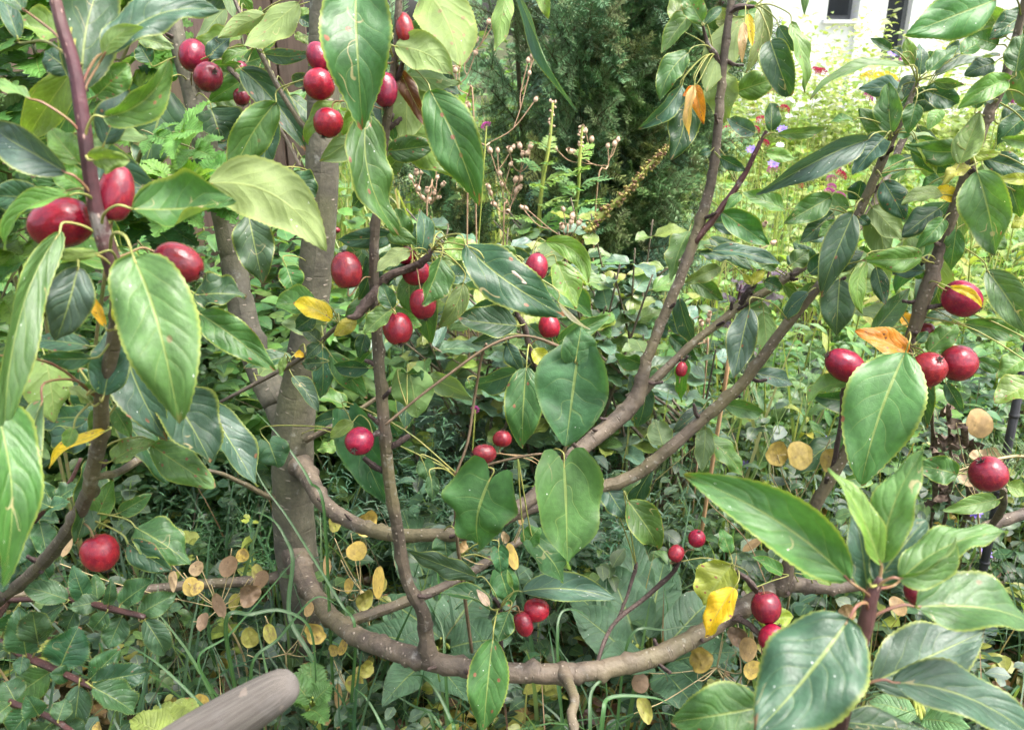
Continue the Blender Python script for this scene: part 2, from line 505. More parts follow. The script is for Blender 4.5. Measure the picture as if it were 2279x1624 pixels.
BR = {}
BROWS = [
    ('T', 'trunk', M_TRUNK, [(712, 1640, 2.05, 60), (700, 1500, 1.93, 52), (676, 1340, 1.84, 46), (656, 1200, 1.78, 46), (652, 1073, 1.72, 45), (653, 960, 1.67, 46), (668, 850, 1.63, 40), (688, 720, 1.58, 38), (706, 560, 1.53, 37), (716, 400, 1.48, 37), (720, 200, 1.43, 35), (722, 0, 1.38, 33), (724, -150, 1.34, 30)]),
    ('TL', 'branch', M_TRUNK, [(655, 990, 1.68, 30), (618, 900, 1.68, 36), (590, 847, 1.69, 35), (548, 730, 1.69, 34), (524, 610, 1.69, 32), (506, 510, 1.69, 31), (470, 370, 1.68, 28), (432, 220, 1.67, 25), (396, 90, 1.65, 20), (370, -60, 1.63, 17)]),
    ('B1', 'branch', M_BARK, [(648, 1150, 1.87, 40), (656, 1215, 1.79, 38), (668, 1262, 1.73, 30), (692, 1315, 1.66, 24), (735, 1370, 1.58, 23), (800, 1418, 1.5, 24), (880, 1448, 1.44, 25), (960, 1470, 1.41, 25), (1060, 1490, 1.39, 24), (1160, 1497, 1.385, 25), (1260, 1497, 1.39, 25), (1350, 1486, 1.4, 24), (1450, 1462, 1.42, 24), (1550, 1415, 1.45, 23), (1640, 1360, 1.47, 22), (1720, 1312, 1.5, 22), (1760, 1300, 1.5, 20), (1820, 1305, 1.5, 17), (1890, 1303, 1.5, 16), (2000, 1270, 1.5, 15), (2120, 1215, 1.5, 14), (2210, 1165, 1.5, 14), (2330, 1130, 1.5, 13)]),
    ('M', 'branch', M_BARK, [(638, 985, 1.75, 38), (662, 1022, 1.69, 33), (688, 1062, 1.635, 26), (718, 1116, 1.58, 22), (780, 1160, 1.54, 20), (860, 1187, 1.5, 19), (960, 1190, 1.47, 18), (1070, 1180, 1.46, 18), (1180, 1110, 1.47, 19), (1280, 1010, 1.5, 21), (1370, 935, 1.53, 23), (1415, 885, 1.54, 22), (1440, 800, 1.53, 15), (1475, 710, 1.52, 14), (1520, 600, 1.5, 14), (1556, 500, 1.49, 15), (1585, 390, 1.47, 13), (1600, 250, 1.45, 12), (1610, 130, 1.43, 11), (1632, -40, 1.4, 9)]),
    ('D', 'branch', M_BARK, [(1120, 1150, 1.47, 15), (1200, 1125, 1.48, 16), (1300, 1095, 1.5, 17), (1410, 1058, 1.5, 18), (1480, 1005, 1.49, 17), (1560, 935, 1.48, 16), (1650, 855, 1.46, 15), (1740, 735, 1.43, 14), (1830, 625, 1.4, 12), (1890, 520, 1.37, 12), (1935, 420, 1.35, 12), (1975, 330, 1.33, 11), (2010, 255, 1.31, 9), (2040, 185, 1.3, 6)]),
    ('E', 'branch', M_BARK, [(1405, 893, 1.55, 15), (1470, 832, 1.55, 12), (1540, 765, 1.55, 11), (1600, 718, 1.55, 11), (1655, 674, 1.55, 11), (1713, 643, 1.55, 11), (1794, 590, 1.56, 10), (1870, 540, 1.58, 10), (1925, 490, 1.6, 12), (1965, 410, 1.6, 10), (2010, 310, 1.6, 9), (2060, 200, 1.58, 8)]),
    ('R', 'branch', M_BARK, [(1735, 1312, 1.5, 17), (1762, 1230, 1.47, 15), (1800, 1150, 1.44, 15), (1850, 1060, 1.4, 15), (1920, 940, 1.36, 15), (1975, 850, 1.33, 15), (2025, 755, 1.3, 15), (2060, 650, 1.27, 18), (2090, 560, 1.25, 16), (2125, 460, 1.22, 15), (2165, 350, 1.19, 14), (2195, 260, 1.17, 13), (2232, 185, 1.15, 12), (2262, 80, 1.13, 10), (2290, -40, 1.1, 9)]),
    ('V', 'branch', M_BARK, [(957, 1475, 1.41, 17), (946, 1400, 1.39, 19), (940, 1360, 1.37, 17), (905, 1290, 1.34, 15), (885, 1180, 1.30, 15), (865, 1060, 1.26, 15), (853, 930, 1.22, 15), (842, 800, 1.19, 14), (835, 680, 1.165, 13), (832, 560, 1.14, 12), (842, 440, 1.11, 11), (856, 310, 1.08, 11), (872, 190, 1.05, 10), (884, 80, 1.03, 9), (890, -60, 1.0, 8)]),
    ('Q', 'branch', M_BARK, [(1250, 1490, 1.39, 14), (1268, 1525, 1.33, 13), (1278, 1560, 1.27, 12), (1272, 1592, 1.24, 12), (1285, 1660, 1.2, 11)]),
    ('C', 'branch', M_BARK, [(748, 1392, 1.57, 14), (800, 1375, 1.58, 14), (900, 1340, 1.6, 13), (1000, 1300, 1.63, 12), (1060, 1265, 1.65, 11), (1160, 1200, 1.68, 9)]),
    ('L', 'branch', M_BARK, [(670, 1278, 1.82, 14), (560, 1292, 1.8, 13), (430, 1300, 1.78, 12), (300, 1313, 1.75, 12), (180, 1318, 1.7, 12), (60, 1318, 1.6, 13), (-40, 1345, 1.56, 13), (-100, 1400, 1.52, 13)]),
    ('LF', 'shoot', M_SHOOT, [(108, -70, .61, 12), (135, 50, .615, 14), (165, 150, .62, 15), (185, 270, .625, 16), (195, 350, .63, 16), (210, 450, .64, 17), (235, 540, .65, 20), (262, 620, .66, 21)]),
    ('LG', 'branch', M_BARK, [(258, 600, .655, 19), (264, 660, .675, 19), (260, 720, .70, 17), (245, 800, .73, 16), (226, 880, .77, 16), (225, 960, .82, 17), (208, 1040, .88, 16), (194, 1100, .93, 16), (168, 1155, .99, 16), (130, 1210, 1.08, 15), (85, 1262, 1.18, 14), (10, 1325, 1.34, 13), (-100, 1400, 1.52, 12)]),
    ('LH', 'twig', M_BARK, [(205, 1062, .88, 8), (260, 1052, .93, 10), (320, 1015, 1.0, 10), (380, 975, 1.08, 9), (450, 930, 1.16, 8)]),
    ('RF', 'shoot', M_SHOOT, [(1838, 1760, .69, 17), (1855, 1680, .66, 17), (1887, 1531, .60, 17), (1905, 1460, .585, 17), (1925, 1392, .575, 18), (1937, 1334, .57, 15), (1958, 1286, .565, 8)]),
    ('t1', 'twig', M_BARK, [(835, 655, 1.16, 7), (790, 705, 1.17, 7), (744, 732, 1.2, 6), (680, 790, 1.27, 6), (620, 826, 1.33, 6), (490, 895, 1.4, 4)]),
    ('F', 'twig', M_BARK, [(680, 980, 1.64, 8), (763, 935, 1.62, 6), (870, 865, 1.62, 5), (940, 830, 1.6, 3)]),
    ('K', 'twig', M_DARK, [(1290, 1005, 1.49, 5), (1245, 945, 1.4, 5), (1212, 860, 1.34, 5), (1186, 800, 1.31, 6), (1166, 725, 1.3, 8), (1150, 690, 1.29, 5), (1185, 630, 1.29, 4), (1180, 600, 1.29, 3)]),
    ('S', 'twig', M_DARK, [(834, 640, 1.165, 11), (870, 612, 1.155, 10), (910, 597, 1.15, 10), (945, 577, 1.14, 9), (962, 555, 1.135, 5)]),
    ('S2', 'twig', M_DARK, [(838, 640, 1.15, 9), (818, 672, 1.14, 14), (795, 702, 1.135, 10), (772, 706, 1.13, 4)]),
    ('s3', 'twig', M_DARK, [(862, 957, 1.23, 6), (845, 963, 1.225, 8), (830, 970, 1.22, 6)]),
    ('s4', 'twig', M_DARK, [(862, 998, 1.24, 6), (885, 985, 1.235, 8), (910, 968, 1.23, 6)]),
    ('s5', 'twig', M_DARK, [(860, 1052, 1.26, 7), (835, 1038, 1.25, 8), (810, 1018, 1.24, 6)]),
    ('s6', 'twig', M_DARK, [(842, 815, 1.19, 5), (828, 808, 1.19, 7), (812, 802, 1.185, 4)]),
    ('N', 'twig', M_DARK, [(1325, 1485, 1.41, 5), (1360, 1395, 1.5, 5), (1440, 1325, 1.53, 6), (1490, 1280, 1.52, 6), (1515, 1242, 1.5, 4)]),
    ('N2', 'twig', M_DARK, [(1375, 1375, 1.515, 4), (1395, 1325, 1.52, 4), (1412, 1270, 1.52, 5), (1416, 1250, 1.52, 3)]),
    ('R2', 'twig', M_SHOOT, [(1546, 540, 1.49, 8), (1600, 470, 1.47, 8), (1650, 400, 1.45, 7), (1680, 340, 1.43, 6), (1705, 292, 1.42, 4)]),
    ('m1', 'twig', M_DARK, [(1605, 152, 1.435, 7), (1590, 120, 1.43, 8), (1575, 100, 1.425, 6), (1562, 52, 1.41, 3)]),
    ('m2', 'twig', M_DARK, [(1622, 30, 1.41, 5), (1645, 16, 1.4, 8), (1678, 15, 1.395, 4)]),
    ('w1', 'twig', M_BARK, [(660, 1120, 1.72, 7), (600, 1105, 1.7, 7), (540, 1075, 1.66, 6), (480, 1050, 1.62, 5), (400, 1040, 1.58, 4)]),
    ('p1', 'twig', M_DARK, [(1700, 1330, 1.49, 6), (1682, 1312, 1.45, 8), (1660, 1287, 1.42, 7), (1630, 1266, 1.4, 6)]),
    ('p2', 'twig', M_DARK, [(1620, 1375, 1.46, 6), (1660, 1385, 1.43, 8), (1690, 1410, 1.41, 6)]),
    ('e1', 'twig', M_DARK, [(1645, 682, 1.55, 6), (1665, 650, 1.53, 8), (1678, 635, 1.52, 6), (1690, 600, 1.5, 3)]),
    ('u1', 'twig', M_BARK, [(432, 225, 1.67, 8), (470, 130, 1.62, 7), (560, 205, 1.56, 6), (630, 300, 1.5, 5), (668, 370, 1.46, 4)]),
    ('u2', 'twig', M_BARK, [(715, 330, 1.46, 7), (640, 230, 1.45, 6), (580, 120, 1.45, 6), (530, 20, 1.45, 5), (500, -60, 1.44, 4)]),
    ('q1', 'twig', M_DARK, [(1110, 1493, 1.39, 7), (1115, 1420, 1.37, 6), (1112, 1355, 1.35, 6), (1100, 1330, 1.34, 4)]),
    ('r1', 'twig', M_DARK, [(2010, 775, 1.31, 7), (2000, 800, 1.28, 8), (1990, 810, 1.25, 5)]),
    ('r2', 'twig', M_BARK, [(2205, 1170, 1.5, 8), (2230, 1130, 1.4, 9), (2232, 1095, 1.3, 8), (2225, 1085, 1.26, 5)]),
    ('r3', 'twig', M_DARK, [(1850, 1060, 1.4, 7), (1870, 950, 1.36, 6), (1875, 880, 1.33, 6), (1880, 850, 1.31, 4)]),
]
for i, (key, nm, mat, rows) in enumerate(BROWS):
    big = key in ('T', 'TL', 'B1', 'M')
    o, c = make_branch(nm, rows, mat, whip if key == 'RF' else tree, 18 if big else 12 if nm != 'twig' else 8,
                       8 if big else 6 if nm != 'twig' else 5, .03 if big else .05 if mat is not M_DARK else .22, i, key not in ('T', 'LF', 'RF'), key in ('V', 'C', 'Q', 'R', 'E', 'D', 'L'), 1.0 if key in ('T', 'LF', 'RF', 'LG') else .82 if key in ('M', 'D', 'E') else .9)
    BR[key] = (o, c)
# foot of the sapling below the picture
mb = MB()
w0 = P(1838, 1760, .69)
tube(mb, catmull([(w0.x, w0.y, w0.z + .01), (w0.x - .02, w0.y + .02, w0.z * .6), (w0.x - .03, w0.y + .05, -.02)], 6), [.0062] * 6 + [.0075] * 7, 10)
mb.build('stem', M_SHOOT, whip)


def nearest(key, u, v):
    c = BR[key][1]
    k = int(np.argmin((c[:, 0] - u) ** 2 + (c[:, 1] - v) ** 2))
    return c[k]


LSEED = [100]


def leaf(key, pan, bx, by, tx, ty, w, colr, a=None, r=None, f=None, s=None, k=0.0, c=0.0, z=0.0, t=0.0, e=0.0, h=0.0,
         W=None, U=0, al=None, red=False, mat=None, p=.80, q=.72, tw=0.0, name='leaf', teeth=.015, tk=.25):
    """a leaf on branch `key`: blade base (bx,by) and tip (tx,ty) read off the photograph, w its width"""
    LSEED[0] += 1
    sd = LSEED[0]
    r_ = random.Random(sd)
    b2, t2 = pc(pan, bx, by), pc(pan, tx, ty)
    a2 = pc(pan, *a) if a else b2
    br = nearest(key, *a2)
    d0 = br[2]
    db = d0 - abs(z) * 0 + z
    dt = db + t
    B, T = P(*b2, db), P(*t2, dt)
    A = P(br[0], br[1], d0)
    Wm = w * PAN[pan][2] * (db + dt) / 2 / F
    e_ = (T - B).normalized()
    vd = (CAMP - (B + T) / 2).normalized()
    N = (vd + Vector((0, 0, .25)))
    N = (N - e_ * N.dot(e_)).normalized()
    roll = r_.uniform(-14, 14) if r is None else r
    N = Matrix.Rotation(math.radians(roll), 3, e_) @ N
    if U: N = -N
    fold = r_.uniform(12, 32) if f is None else f + 6
    sag = r_.uniform(.02, .09) if s is None else s
    if U: fold *= .5; sag = -sag
    mb = MB()
    off = B.copy()
    big = Wm * F / db > 60
    mids = leaf_geo(mb, B - off, T - off, N, Wm, fold=fold, sag=sag, arc=k * (-1 if U else 1), wave=r_.uniform(.055, .115) if W is None else W + .045, curl=c + (r_.uniform(-.10, .22) if c == 0 else 0), edgec=e * 1.3 if e else r_.uniform(-.20, .12), heart=h, seed=sd, waves=r_.uniform(1.4, 2.8),
                    n=44 if big else 28, m=5 if big else 3, p=p, q=q, teeth=teeth, twist=tw if tw else r_.uniform(-28, 28), tipk=tk)
    # petiole, and the raised midrib on the underside
    tg = (mids[1] - mids[0]).normalized()
    gap = (A - B).length
    if gap > .002:
        Aa = A - off
        m1 = mids[0] - tg * min(.4 * gap, .02) + Vector((0, 0, .1 * gap))
        pts = catmull([Aa, Aa * .55 + m1 * .45 + Vector((0, 0, .06 * gap)), m1 * .6 + mids[0] * .4, mids[0], mids[2]], 4)
        rr = .0010 + .005 * min(Wm, .09) / 2
        tube(mb, pts, [rr * (1.15 - .5 * i / len(pts)) for i in range(len(pts))], 6, mi=1)
    o = bpy.data.objects.new(name, mb.mesh(name, [mat or M_LEAF, M_PETR if red else M_PET]))
    o.location = off
    COL.objects.link(o)
    child(o, BR[key][0])
    cc = PAL[colr] if isinstance(colr, str) else colr
    j = [r_.uniform(.85, 1.18), r_.uniform(.9, 1.12), r_.uniform(.8, 1.25)]
    o.color = (cc[0] * j[0], cc[1] * j[1], cc[2] * j[2], (r_.choice([0, 0, .08, .15, .25]) if al is None else al))
    return o
# ------------------------------------------------------------------ leaves, one by one: branch, panel, base, tip, width, colour
LV = leaf
# left foreground shoot
LV('LF', 1, 545, 600, 700, -160, 430, 'b', a=(560, 660), r=12, f=18, k=-.06, W=.02, z=.035, t=.03, al=0)
LV('LF', 1, 700, 350, 1450, 20, 330, 'b', a=(585, 700), r=-28, f=22, k=-0.1, z=.01, t=.03, red=True, W=.05, al=0)
LV('LF', 1, 690, 370, 960, 180, 130, 'l', a=(585, 700), U=1, k=-0.14, z=.008, red=True, f=30)
LV('LF', 1, 200, 660, -160, 560, 150, 'l', a=(530, 930), r=40, red=True, z=-.02)
LV('LF', 1, 160, 70, -60, -150, 190, 'b', a=(400, 440), red=True, z=.03)
LV('LF', 1, 440, 1150, -120, 850, 300, 'b', a=(595, 1330), r=-30, red=True, z=-.02, k=.05, al=0)
LV('LF', 1, 470, 1300, -60, 1600, 190, 'l', a=(600, 1345), r=35, k=0.12, z=-.02, f=30)
LV('LF', 1, 300, 1320, -80, 1300, 260, 'b', a=(600, 1345), z=.06)
LV('LF', 1, 395, 1545, 80, 3030, 290, 'g', a=(650, 1610), r=-38, k=0.12, z=-.03, t=-.05, f=28, W=.05, al=0)
LV('LF', 1, 625, 1065, 850, 1085, 220, 'l', a=(610, 1055), r=45, k=-0.15, f=30, z=-.02)
LV('LF', 1, 690, 780, 1120, 390, 260, 'v', a=(620, 990), r=30, k=0.13, f=26, z=-.01, W=.09)
LV('LF', 1, 690, 960, 850, 600, 240, 'b', a=(620, 1000), z=.05)
LV('LF', 1, 530, 1090, 330, 850, 230, 'l', z=.05)
LV('LF', 1, 480, 480, 280, 330, 220, 'd', z=.08)
LV('LF', 1, 640, 640, 860, 430, 240, 'v', z=.07)
LV('LF', 1, 120, 260, 10, -30, 140, 'b', a=(400, 440), z=.09)
LV('LF', 1, 880, 1390, 1550, 1330, 420, 'g', a=(730, 1520), r=-20, k=-.02, f=10, s=-.10, z=-.02, W=.10, e=.16, al=0)
LV('LF', 1, 1370, 1225, 2150, 1660, 430, 'u', a=(730, 1520), U=1, k=-0.17, z=.05, t=.0, r=10, f=10, al=0)
LV('LF', 4, 885, 130, 1150, 1200, 540, 'v', a=(745, 115), r=8, k=-0.05, f=8, s=.05, z=-.07, t=-.02, W=.05, e=-.10, al=.06, p=.74, q=.55, tw=.1)
LV('LG', 4, 520, 195, 380, 700, 330, 'b', a=(700, 180), r=-12, f=20, z=-.03, e=-.12)
LV('LG', 4, 700, 590, 585, 340, 80, 'Y', z=-.02, al=.3)
LV('LG', 4, 775, 565, 790, 375, 90, 'y', z=-.03, al=.35)
LV('LG', 4, 660, 105, 275, 125, 90, 'l', z=-.03)
LV('LG', 4, 690, 1045, 780, 575, 300, 'b', a=(650, 1060), r=10, z=-.03)
LV('LG', 4, 600, 720, 150, 680, 170, 'b', a=(720, 640), z=.05)
LV('LG', 4, 610, 800, 250, 800, 150, 'd', a=(720, 640), r=-30, z=.0)
LV('LG', 4, 300, 790, 370, 1230, 330, 'l', a=(640, 1080), z=.10, U=1, al=.35)
LV('LG', 4, 280, 1090, 180, 1900, 260, 'g', a=(570, 1100), r=30, z=-.12, t=-.05, f=32, red=True)
LV('LG', 4, -60, 1000, 120, 2250, 370, 'g', a=(570, 1100), r=-25, z=-.20, t=-.03, red=True, al=0)
LV('LG', 4, 700, 1285, 270, 1490, 120, 'Y', a=(715, 1275), r=40, z=-.02, al=.6)
LV('LG', 4, 490, 1260, 440, 1390, 110, 'l', a=(640, 1090), z=-.02, al=.4)
LV('LG', 4, 605, 1100, 430, 960, 150, 'l', r=35, z=-.02)
LV('LG', 4, 600, 1010, 640, 930, 90, 'v', z=-.03)
LV('LF', 4, 1305, 380, 1620, 370, 280, 'd', a=(850, 130), r=-8, z=.16)
LV('LF', 4, 1320, 500, 1810, 880, 270, 'g', a=(850, 160), r=18, z=.15, k=-0.04, f=22, al=.3)
LV('LG', 4, 1110, 1000, 1405, 1490, 440, 'd', a=(690, 1250), r=-10, z=.04, f=14, al=.1)
LV('LG', 4, 1010, 1380, 1430, 1660, 260, 'v', a=(700, 1480), r=10, z=.02, al=.4, e=-.1)
LV('LH', 4, 1370, 1110, 1700, 1660, 280, 'b', a=(1100, 1250), z=-.02, r=-15, al=.1)
LV('LG', 4, 745, 1480, 1000, 1345, 170, 'u', a=(700, 1490), z=-.02, al=.6)
LV('LG', 7, 625, 250, 750, -30, 150, 'v', a=(560, 280), z=-.01, al=.2)
LV('LG', 7, 780, 200, 1000, 70, 130, 'g', a=(560, 290), r=35, z=.0)
LV('LG', 7, 890, 295, 1245, 530, 320, 'g', a=(570, 300), r=-12, z=-.02, al=0)
LV('LG', 7, 840, 395, 1130, 580, 220, 'd', a=(570, 310), r=20, z=-.05, e=-.1)
LV('LG', 4, 990, 900, 1120, 1200, 150, 'b', z=.12)
LV('LG', 4, 760, 1130, 880, 1330, 140, 'v', z=.05)
LV('LG', 4, 630, 1140, 600, 1280, 90, 'v', z=.05)
# behind, on the left leader and trunk
LV('TL', 1, 1110, 590, 950, 1150, 430, 'b', a=(1270, 545), z=-.10, r=-8, al=0)
LV('TL', 1, 1405, 730, 1470, 930, 350, 'd', a=(1280, 640), z=-.08)
LV('V', 1, 1835, 680, 1535, 1210, 290, 'v', a=(2540, 560), r=-18, z=.06, t=.02, k=0.06, f=20, al=.1)
LV('u1', 1, 1600, 460, 2040, 1015, 240, 'd', z=-.03, r=15, k=-0.07, al=.2)
LV('u1', 1, 1790, 780, 1750, 1165, 230, 'b', z=-.02)
LV('u2', 1, 1985, 20, 1640, 345, 240, 'l', z=-.05, U=1, f=10)
LV('u2', 1, 1760, 95, 1450, 240, 140, 'u', z=-.02, r=-25, U=1)
LV('u2', 1, 1760, 360, 2070, 370, 120, 'b', z=-.05, r=40)
LV('V', 1, 2260, 680, 2010, 930, 170, 'l', a=(2540, 690), z=.02, r=30)
LV('u2', 1, 1375, 385, 1535, 240, 150, 'b', a=(1640, 330), z=.0)
LV('u2', 1, 1990, 120, 2110, 190, 90, 'd', z=.0)
LV('u2', 1, 1950, 560, 2040, 500, 110, 'b', z=.02)
LV('u1', 1, 1420, 600, 1590, 790, 130, 'u', z=-.02)
LV('u1', 1, 1420, 430, 1600, 430, 90, 'v', z=-.02, r=40)
LV('TL', 1, 1650, 1430, 1745, 1880, 290, 'b', a=(1500, 1330), z=-.40, al=.08)
LV('TL', 1, 1200, 1120, 1450, 1180, 180, 'd', z=-.06)
LV('u2', 1, 2050, 60, 1960, 130, 70, 'l', z=.0)
LV('u2', 1, 1960, 230, 2060, 290, 80, 'l', z=.0)
LV('TL', 1, 930, 260, 1160, 330, 150, 'u', z=-.1, a=(1180, 300))
LV('TL', 1, 1000, 420, 930, 300, 150, 'd', z=-.05, a=(1180, 400))
LV('T', 1, 1940, 1160, 2100, 1300, 190, 'd', a=(2150, 1200), z=-.08)
LV('t1', 4, 2100, 430, 1830, 450, 230, 'v', a=(2220, 560), z=-.01)
LV('t1', 4, 2090, 520, 1960, 610, 150, 'd', a=(2220, 570), z=.01)
LV('t1', 4, 2205, 545, 1945, 415, 170, 'Y', a=(2235, 555), r=15, z=-.03, al=.15, c=.1)
LV('t1', 4, 2120, 690, 2010, 600, 110, 'b', z=-.02)
LV('t1', 4, 2130, 700, 2025, 800, 100, 'b', z=-.02)
LV('t1', 4, 2140, 830, 2000, 840, 120, 'd', a=(2000, 830), z=-.02)
LV('t1', 4, 1890, 790, 1860, 910, 60, 'l', z=-.01)
LV('t1', 4, 1960, 770, 2020, 790, 60, 'Y', z=-.02)
LV('T', 4, 1900, 190, 1960, 370, 190, 'g', a=(2030, 180), z=-.1)
LV('T', 4, 2260, 1385, 2095, 1400, 110, 'l', a=(2080, 1330), z=-.2)
# upright shoot in the middle
LV('V', 2, 110, -70, 165, 770, 500, 'g', a=(380, -30), r=-6, f=12, z=-.06, t=-.02, W=.05, al=.18, k=.03)
LV('V', 2, 185, 745, 385, 1565, 330, 'g', a=(300, 720), r=-14, f=16, z=-.05, k=0.14, W=.05, e=-.05, al=.08, t=.03)
LV('V', 2, 560, -70, 790, 465, 440, 'l', a=(390, -40), U=1, z=.05, k=-.08, al=.55)
LV('V', 2, 365, 310, 750, 495, 260, 'u', a=(350, 380), U=1, z=-.02, k=-.1, f=6, al=.15)
LV('V', 2, 605, 610, 905, 1345, 370, 'g', a=(345, 420), r=8, z=-.02, k=-.04, f=12, al=.12)
LV('V', 2, 385, 430, 600, 880, 150, 'n', a=(345, 430), z=.01, r=30, W=.2, f=30, al=0)
LV('V', 2, 440, 470, 440, 970, 280, 'u', a=(345, 430), U=1, z=.06)
LV('V', 2, 320, 1005, 650, 960, 210, 'g', a=(295, 1000), r=20, z=.0, al=.4, e=-.12)
LV('V', 2, 540, 480, 800, 640, 200, 'b', a=(345, 430), z=.07, al=.3)
LV('V', 2, 1175, -60, 1500, 755, 150, 'b', a=(400, -90), r=62, z=-.02, k=-0.08, f=20)
LV('V', 2, 1110, -60, 1035, 340, 150, 'l', a=(400, -90), z=.03, al=.3, U=1)
LV('V', 2, 1330, -70, 1385, 115, 100, 'l', a=(400, -90), z=.04, al=.3)
LV('V', 2, 130, 720, 20, 900, 120, 'l', a=(290, 740), z=.02)
LV('S', 2, 380, 1560, -20, 1600, 170, 'd', a=(470, 1720), z=-.0, r=-25)
LV('S', 2, 440, 1600, 370, 1380, 170, 'g', a=(500, 1720), z=.03)
LV('S', 2, 540, 1690, 560, 1380, 150, 'b', a=(560, 1720), z=.02, r=30, al=.5)
LV('S', 5, 470, 90, 245, 235, 150, 'u', a=(560, 100), r=25, z=-.03, k=0.1, U=1)
LV('S', 5, 670, 140, 545, 450, 270, 'g', a=(630, 110), r=-32, f=32, z=-.05, al=.1)
LV('S', 5, 835, 40, 1520, 490, 360, 'd', a=(610, 90), r=-12, f=10, z=-.05, k=0.1, W=.05, e=-.06, al=.3)
LV('S', 5, 960, 140, 1245, 305, 90, 'k', a=(835, 45), r=20, z=-.058, t=-.004, al=0)
LV('S', 5, 1450, 425, 1655, 625, 40, 'k', a=(1400, 400), z=-.05, al=0, r=40)
LV('S', 5, 710, 15, 840, 165, 160, 'l', a=(620, 80), z=.04)
LV('S', 5, 820, 300, 660, 600, 150, 'u', a=(640, 120), z=.02, k=-.08)
LV('S', 5, 700, 250, 890, 260, 160, 'b', a=(640, 120), z=.03)
LV('V', 5, 345, 475, 165, 640, 160, 'v', a=(250, 470), z=-.05, r=15)
LV('V', 5, 350, 470, 280, 305, 140, 'd', a=(250, 470), z=-.05)
LV('V', 5, 110, 540, -40, 655, 110, 'y', a=(225, 470), z=-.01)
LV('V', 5, 170, 640, 130, 800, 120, 'd', a=(235, 640), z=.02)
LV('V', 5, 150, 60, 240, 170, 90, 'd', a=(225, 150), z=.03)
LV('s3', 5, 90, 1220, -60, 1330, 110, 'l', a=(220, 1320), z=.04)
LV('K', 5, 1180, 585, 780, 545, 250, 'd', a=(1190, 590), r=10, z=-.03, s=.0, al=.1)
LV('K', 5, 1240, 860, 1205, 1405, 290, 'g', a=(1270, 720), r=5, z=-.05, f=18, al=.3)
LV('K', 5, 1110, 700, 1215, 900, 130, 'b', a=(1240, 690), r=30, z=-.02)
LV('K', 5, 1285, 740, 1400, 870, 130, 'y', a=(1270, 720), z=-.02, al=.4)
LV('K', 5, 1440, 165, 1570, 475, 220, 'l', a=(1280, 250), z=.02, al=.3, r=-10)
LV('K', 5, 1370, 25, 1655, 300, 160, 'l', a=(1260, 230), r=20, z=.0, k=-.22, f=20)
LV('K', 5, 1220, 150, 1325, 195, 80, 'b', a=(1215, 250), z=-.05)
LV('K', 5, 1170, 120, 1060, 60, 100, 'v', a=(1215, 240), z=.0)
LV('K', 5, 1440, 700, 1800, 510, 150, 'g', a=(1290, 680), z=.1)
LV('q1', 8, 1005, 1025, 945, 1640, 290, 'g', a=(1050, 830), r=4, f=12, z=-.10, al=.4)
LV('q1', 8, 900, 620, 420, 440, 170, 'b', a=(1060, 830), r=-30, z=.0, al=0)
LV('q1', 8, 1000, 830, 650, 750, 170, 'd', a=(1060, 835), r=35, z=-.02, k=0.1, f=30)
LV('q1', 8, 980, 810, 900, 700, 60, 'k', a=(1060, 835), z=-.03)
LV('q1', 8, 1200, 715, 1810, 770, 220, 'b', a=(1090, 820), r=-14, z=-.02, k=-0.06, f=18)
LV('q1', 8, 1110, 850, 1040, 1040, 180, 'g', a=(1085, 830), r=10, z=-.07)
LV('q1', 8, 1130, 690, 1100, 570, 40, 'l', a=(1100, 820), z=.0)
LV('N2', 8, 1740, 20, 1875, 240, 190, 'b', a=(1950, 540), z=-.02, al=.1)
LV('N2', 8, 1890, 120, 2110, 430, 250, 'g', a=(1950, 540), z=-.03, r=-10, al=.2)
# the tall branch at middle right
LV('m1', 3, 150, 150, 20, -60, 170, 'v', a=(165, 160), z=-.02)
LV('m1', 3, 170, 160, 285, 40, 80, 'b', z=-.02)
LV('m1', 3, 80, 80, -120, 350, 160, 'v', a=(210, 350), z=-.02, al=.15)
LV('m1', 3, 10, 180, -40, -20, 150, 'u', a=(210, 350), z=.03)
LV('m1', 3, 60, 350, -130, 660, 180, 'g', a=(200, 370), z=-.03, al=.1, k=.08)
LV('m1', 3, 20, 560, -230, 860, 150, 'b', a=(200, 380), r=-40, z=-.03)
LV('m1', 3, 20, 600, -60, 1060, 230, 'd', a=(200, 380), z=.0, k=-.1)
LV('m1', 3, 105, 560, 160, 815, 110, 'o', a=(200, 380), z=-.03, al=.4, r=10)
LV('m1', 3, 100, 560, 45, 915, 80, 't', a=(200, 380), z=-.05, al=.0, r=25)
LV('m1', 3, 100, 575, 20, 640, 60, 'o', a=(200, 380), z=-.04)
LV('m2', 3, 430, 120, 180, 640, 240, 'u', a=(420, 60), z=.04, k=.06, U=1, al=.1)
LV('M', 3, 260, 460, 300, 810, 240, 'u', a=(300, 420), z=.06, U=1, al=.1)
LV('m2', 3, 540, 20, 440, 500, 130, 'u', a=(440, 50), z=.05, k=-0.12, al=.2)
LV('m2', 3, 455, 95, 480, 315, 70, 'Y', a=(430, 60), z=.0, al=.5)
LV('m2', 3, 430, 150, 412, 410, 65, 't', a=(430, 60), z=-.02)
LV('m2', 3, 600, 265, 725, 630, 230, 'd', a=(490, 60), z=-.03, r=8, al=.08, tk=0, q=.55)
LV('m2', 3, 740, 150, 855, 600, 140, 'l', a=(490, 50), z=.0, r=-25, al=.15)
LV('m2', 3, 655, 175, 765, 345, 110, 'b', a=(480, 150), z=.01)
LV('m2', 3, 840, -60, 825, 95, 60, 'v', a=(490, 40), z=.0)
LV('R2', 3, 500, 880, 315, 790, 120, 'b', a=(560, 960), r=-20, z=-.01)
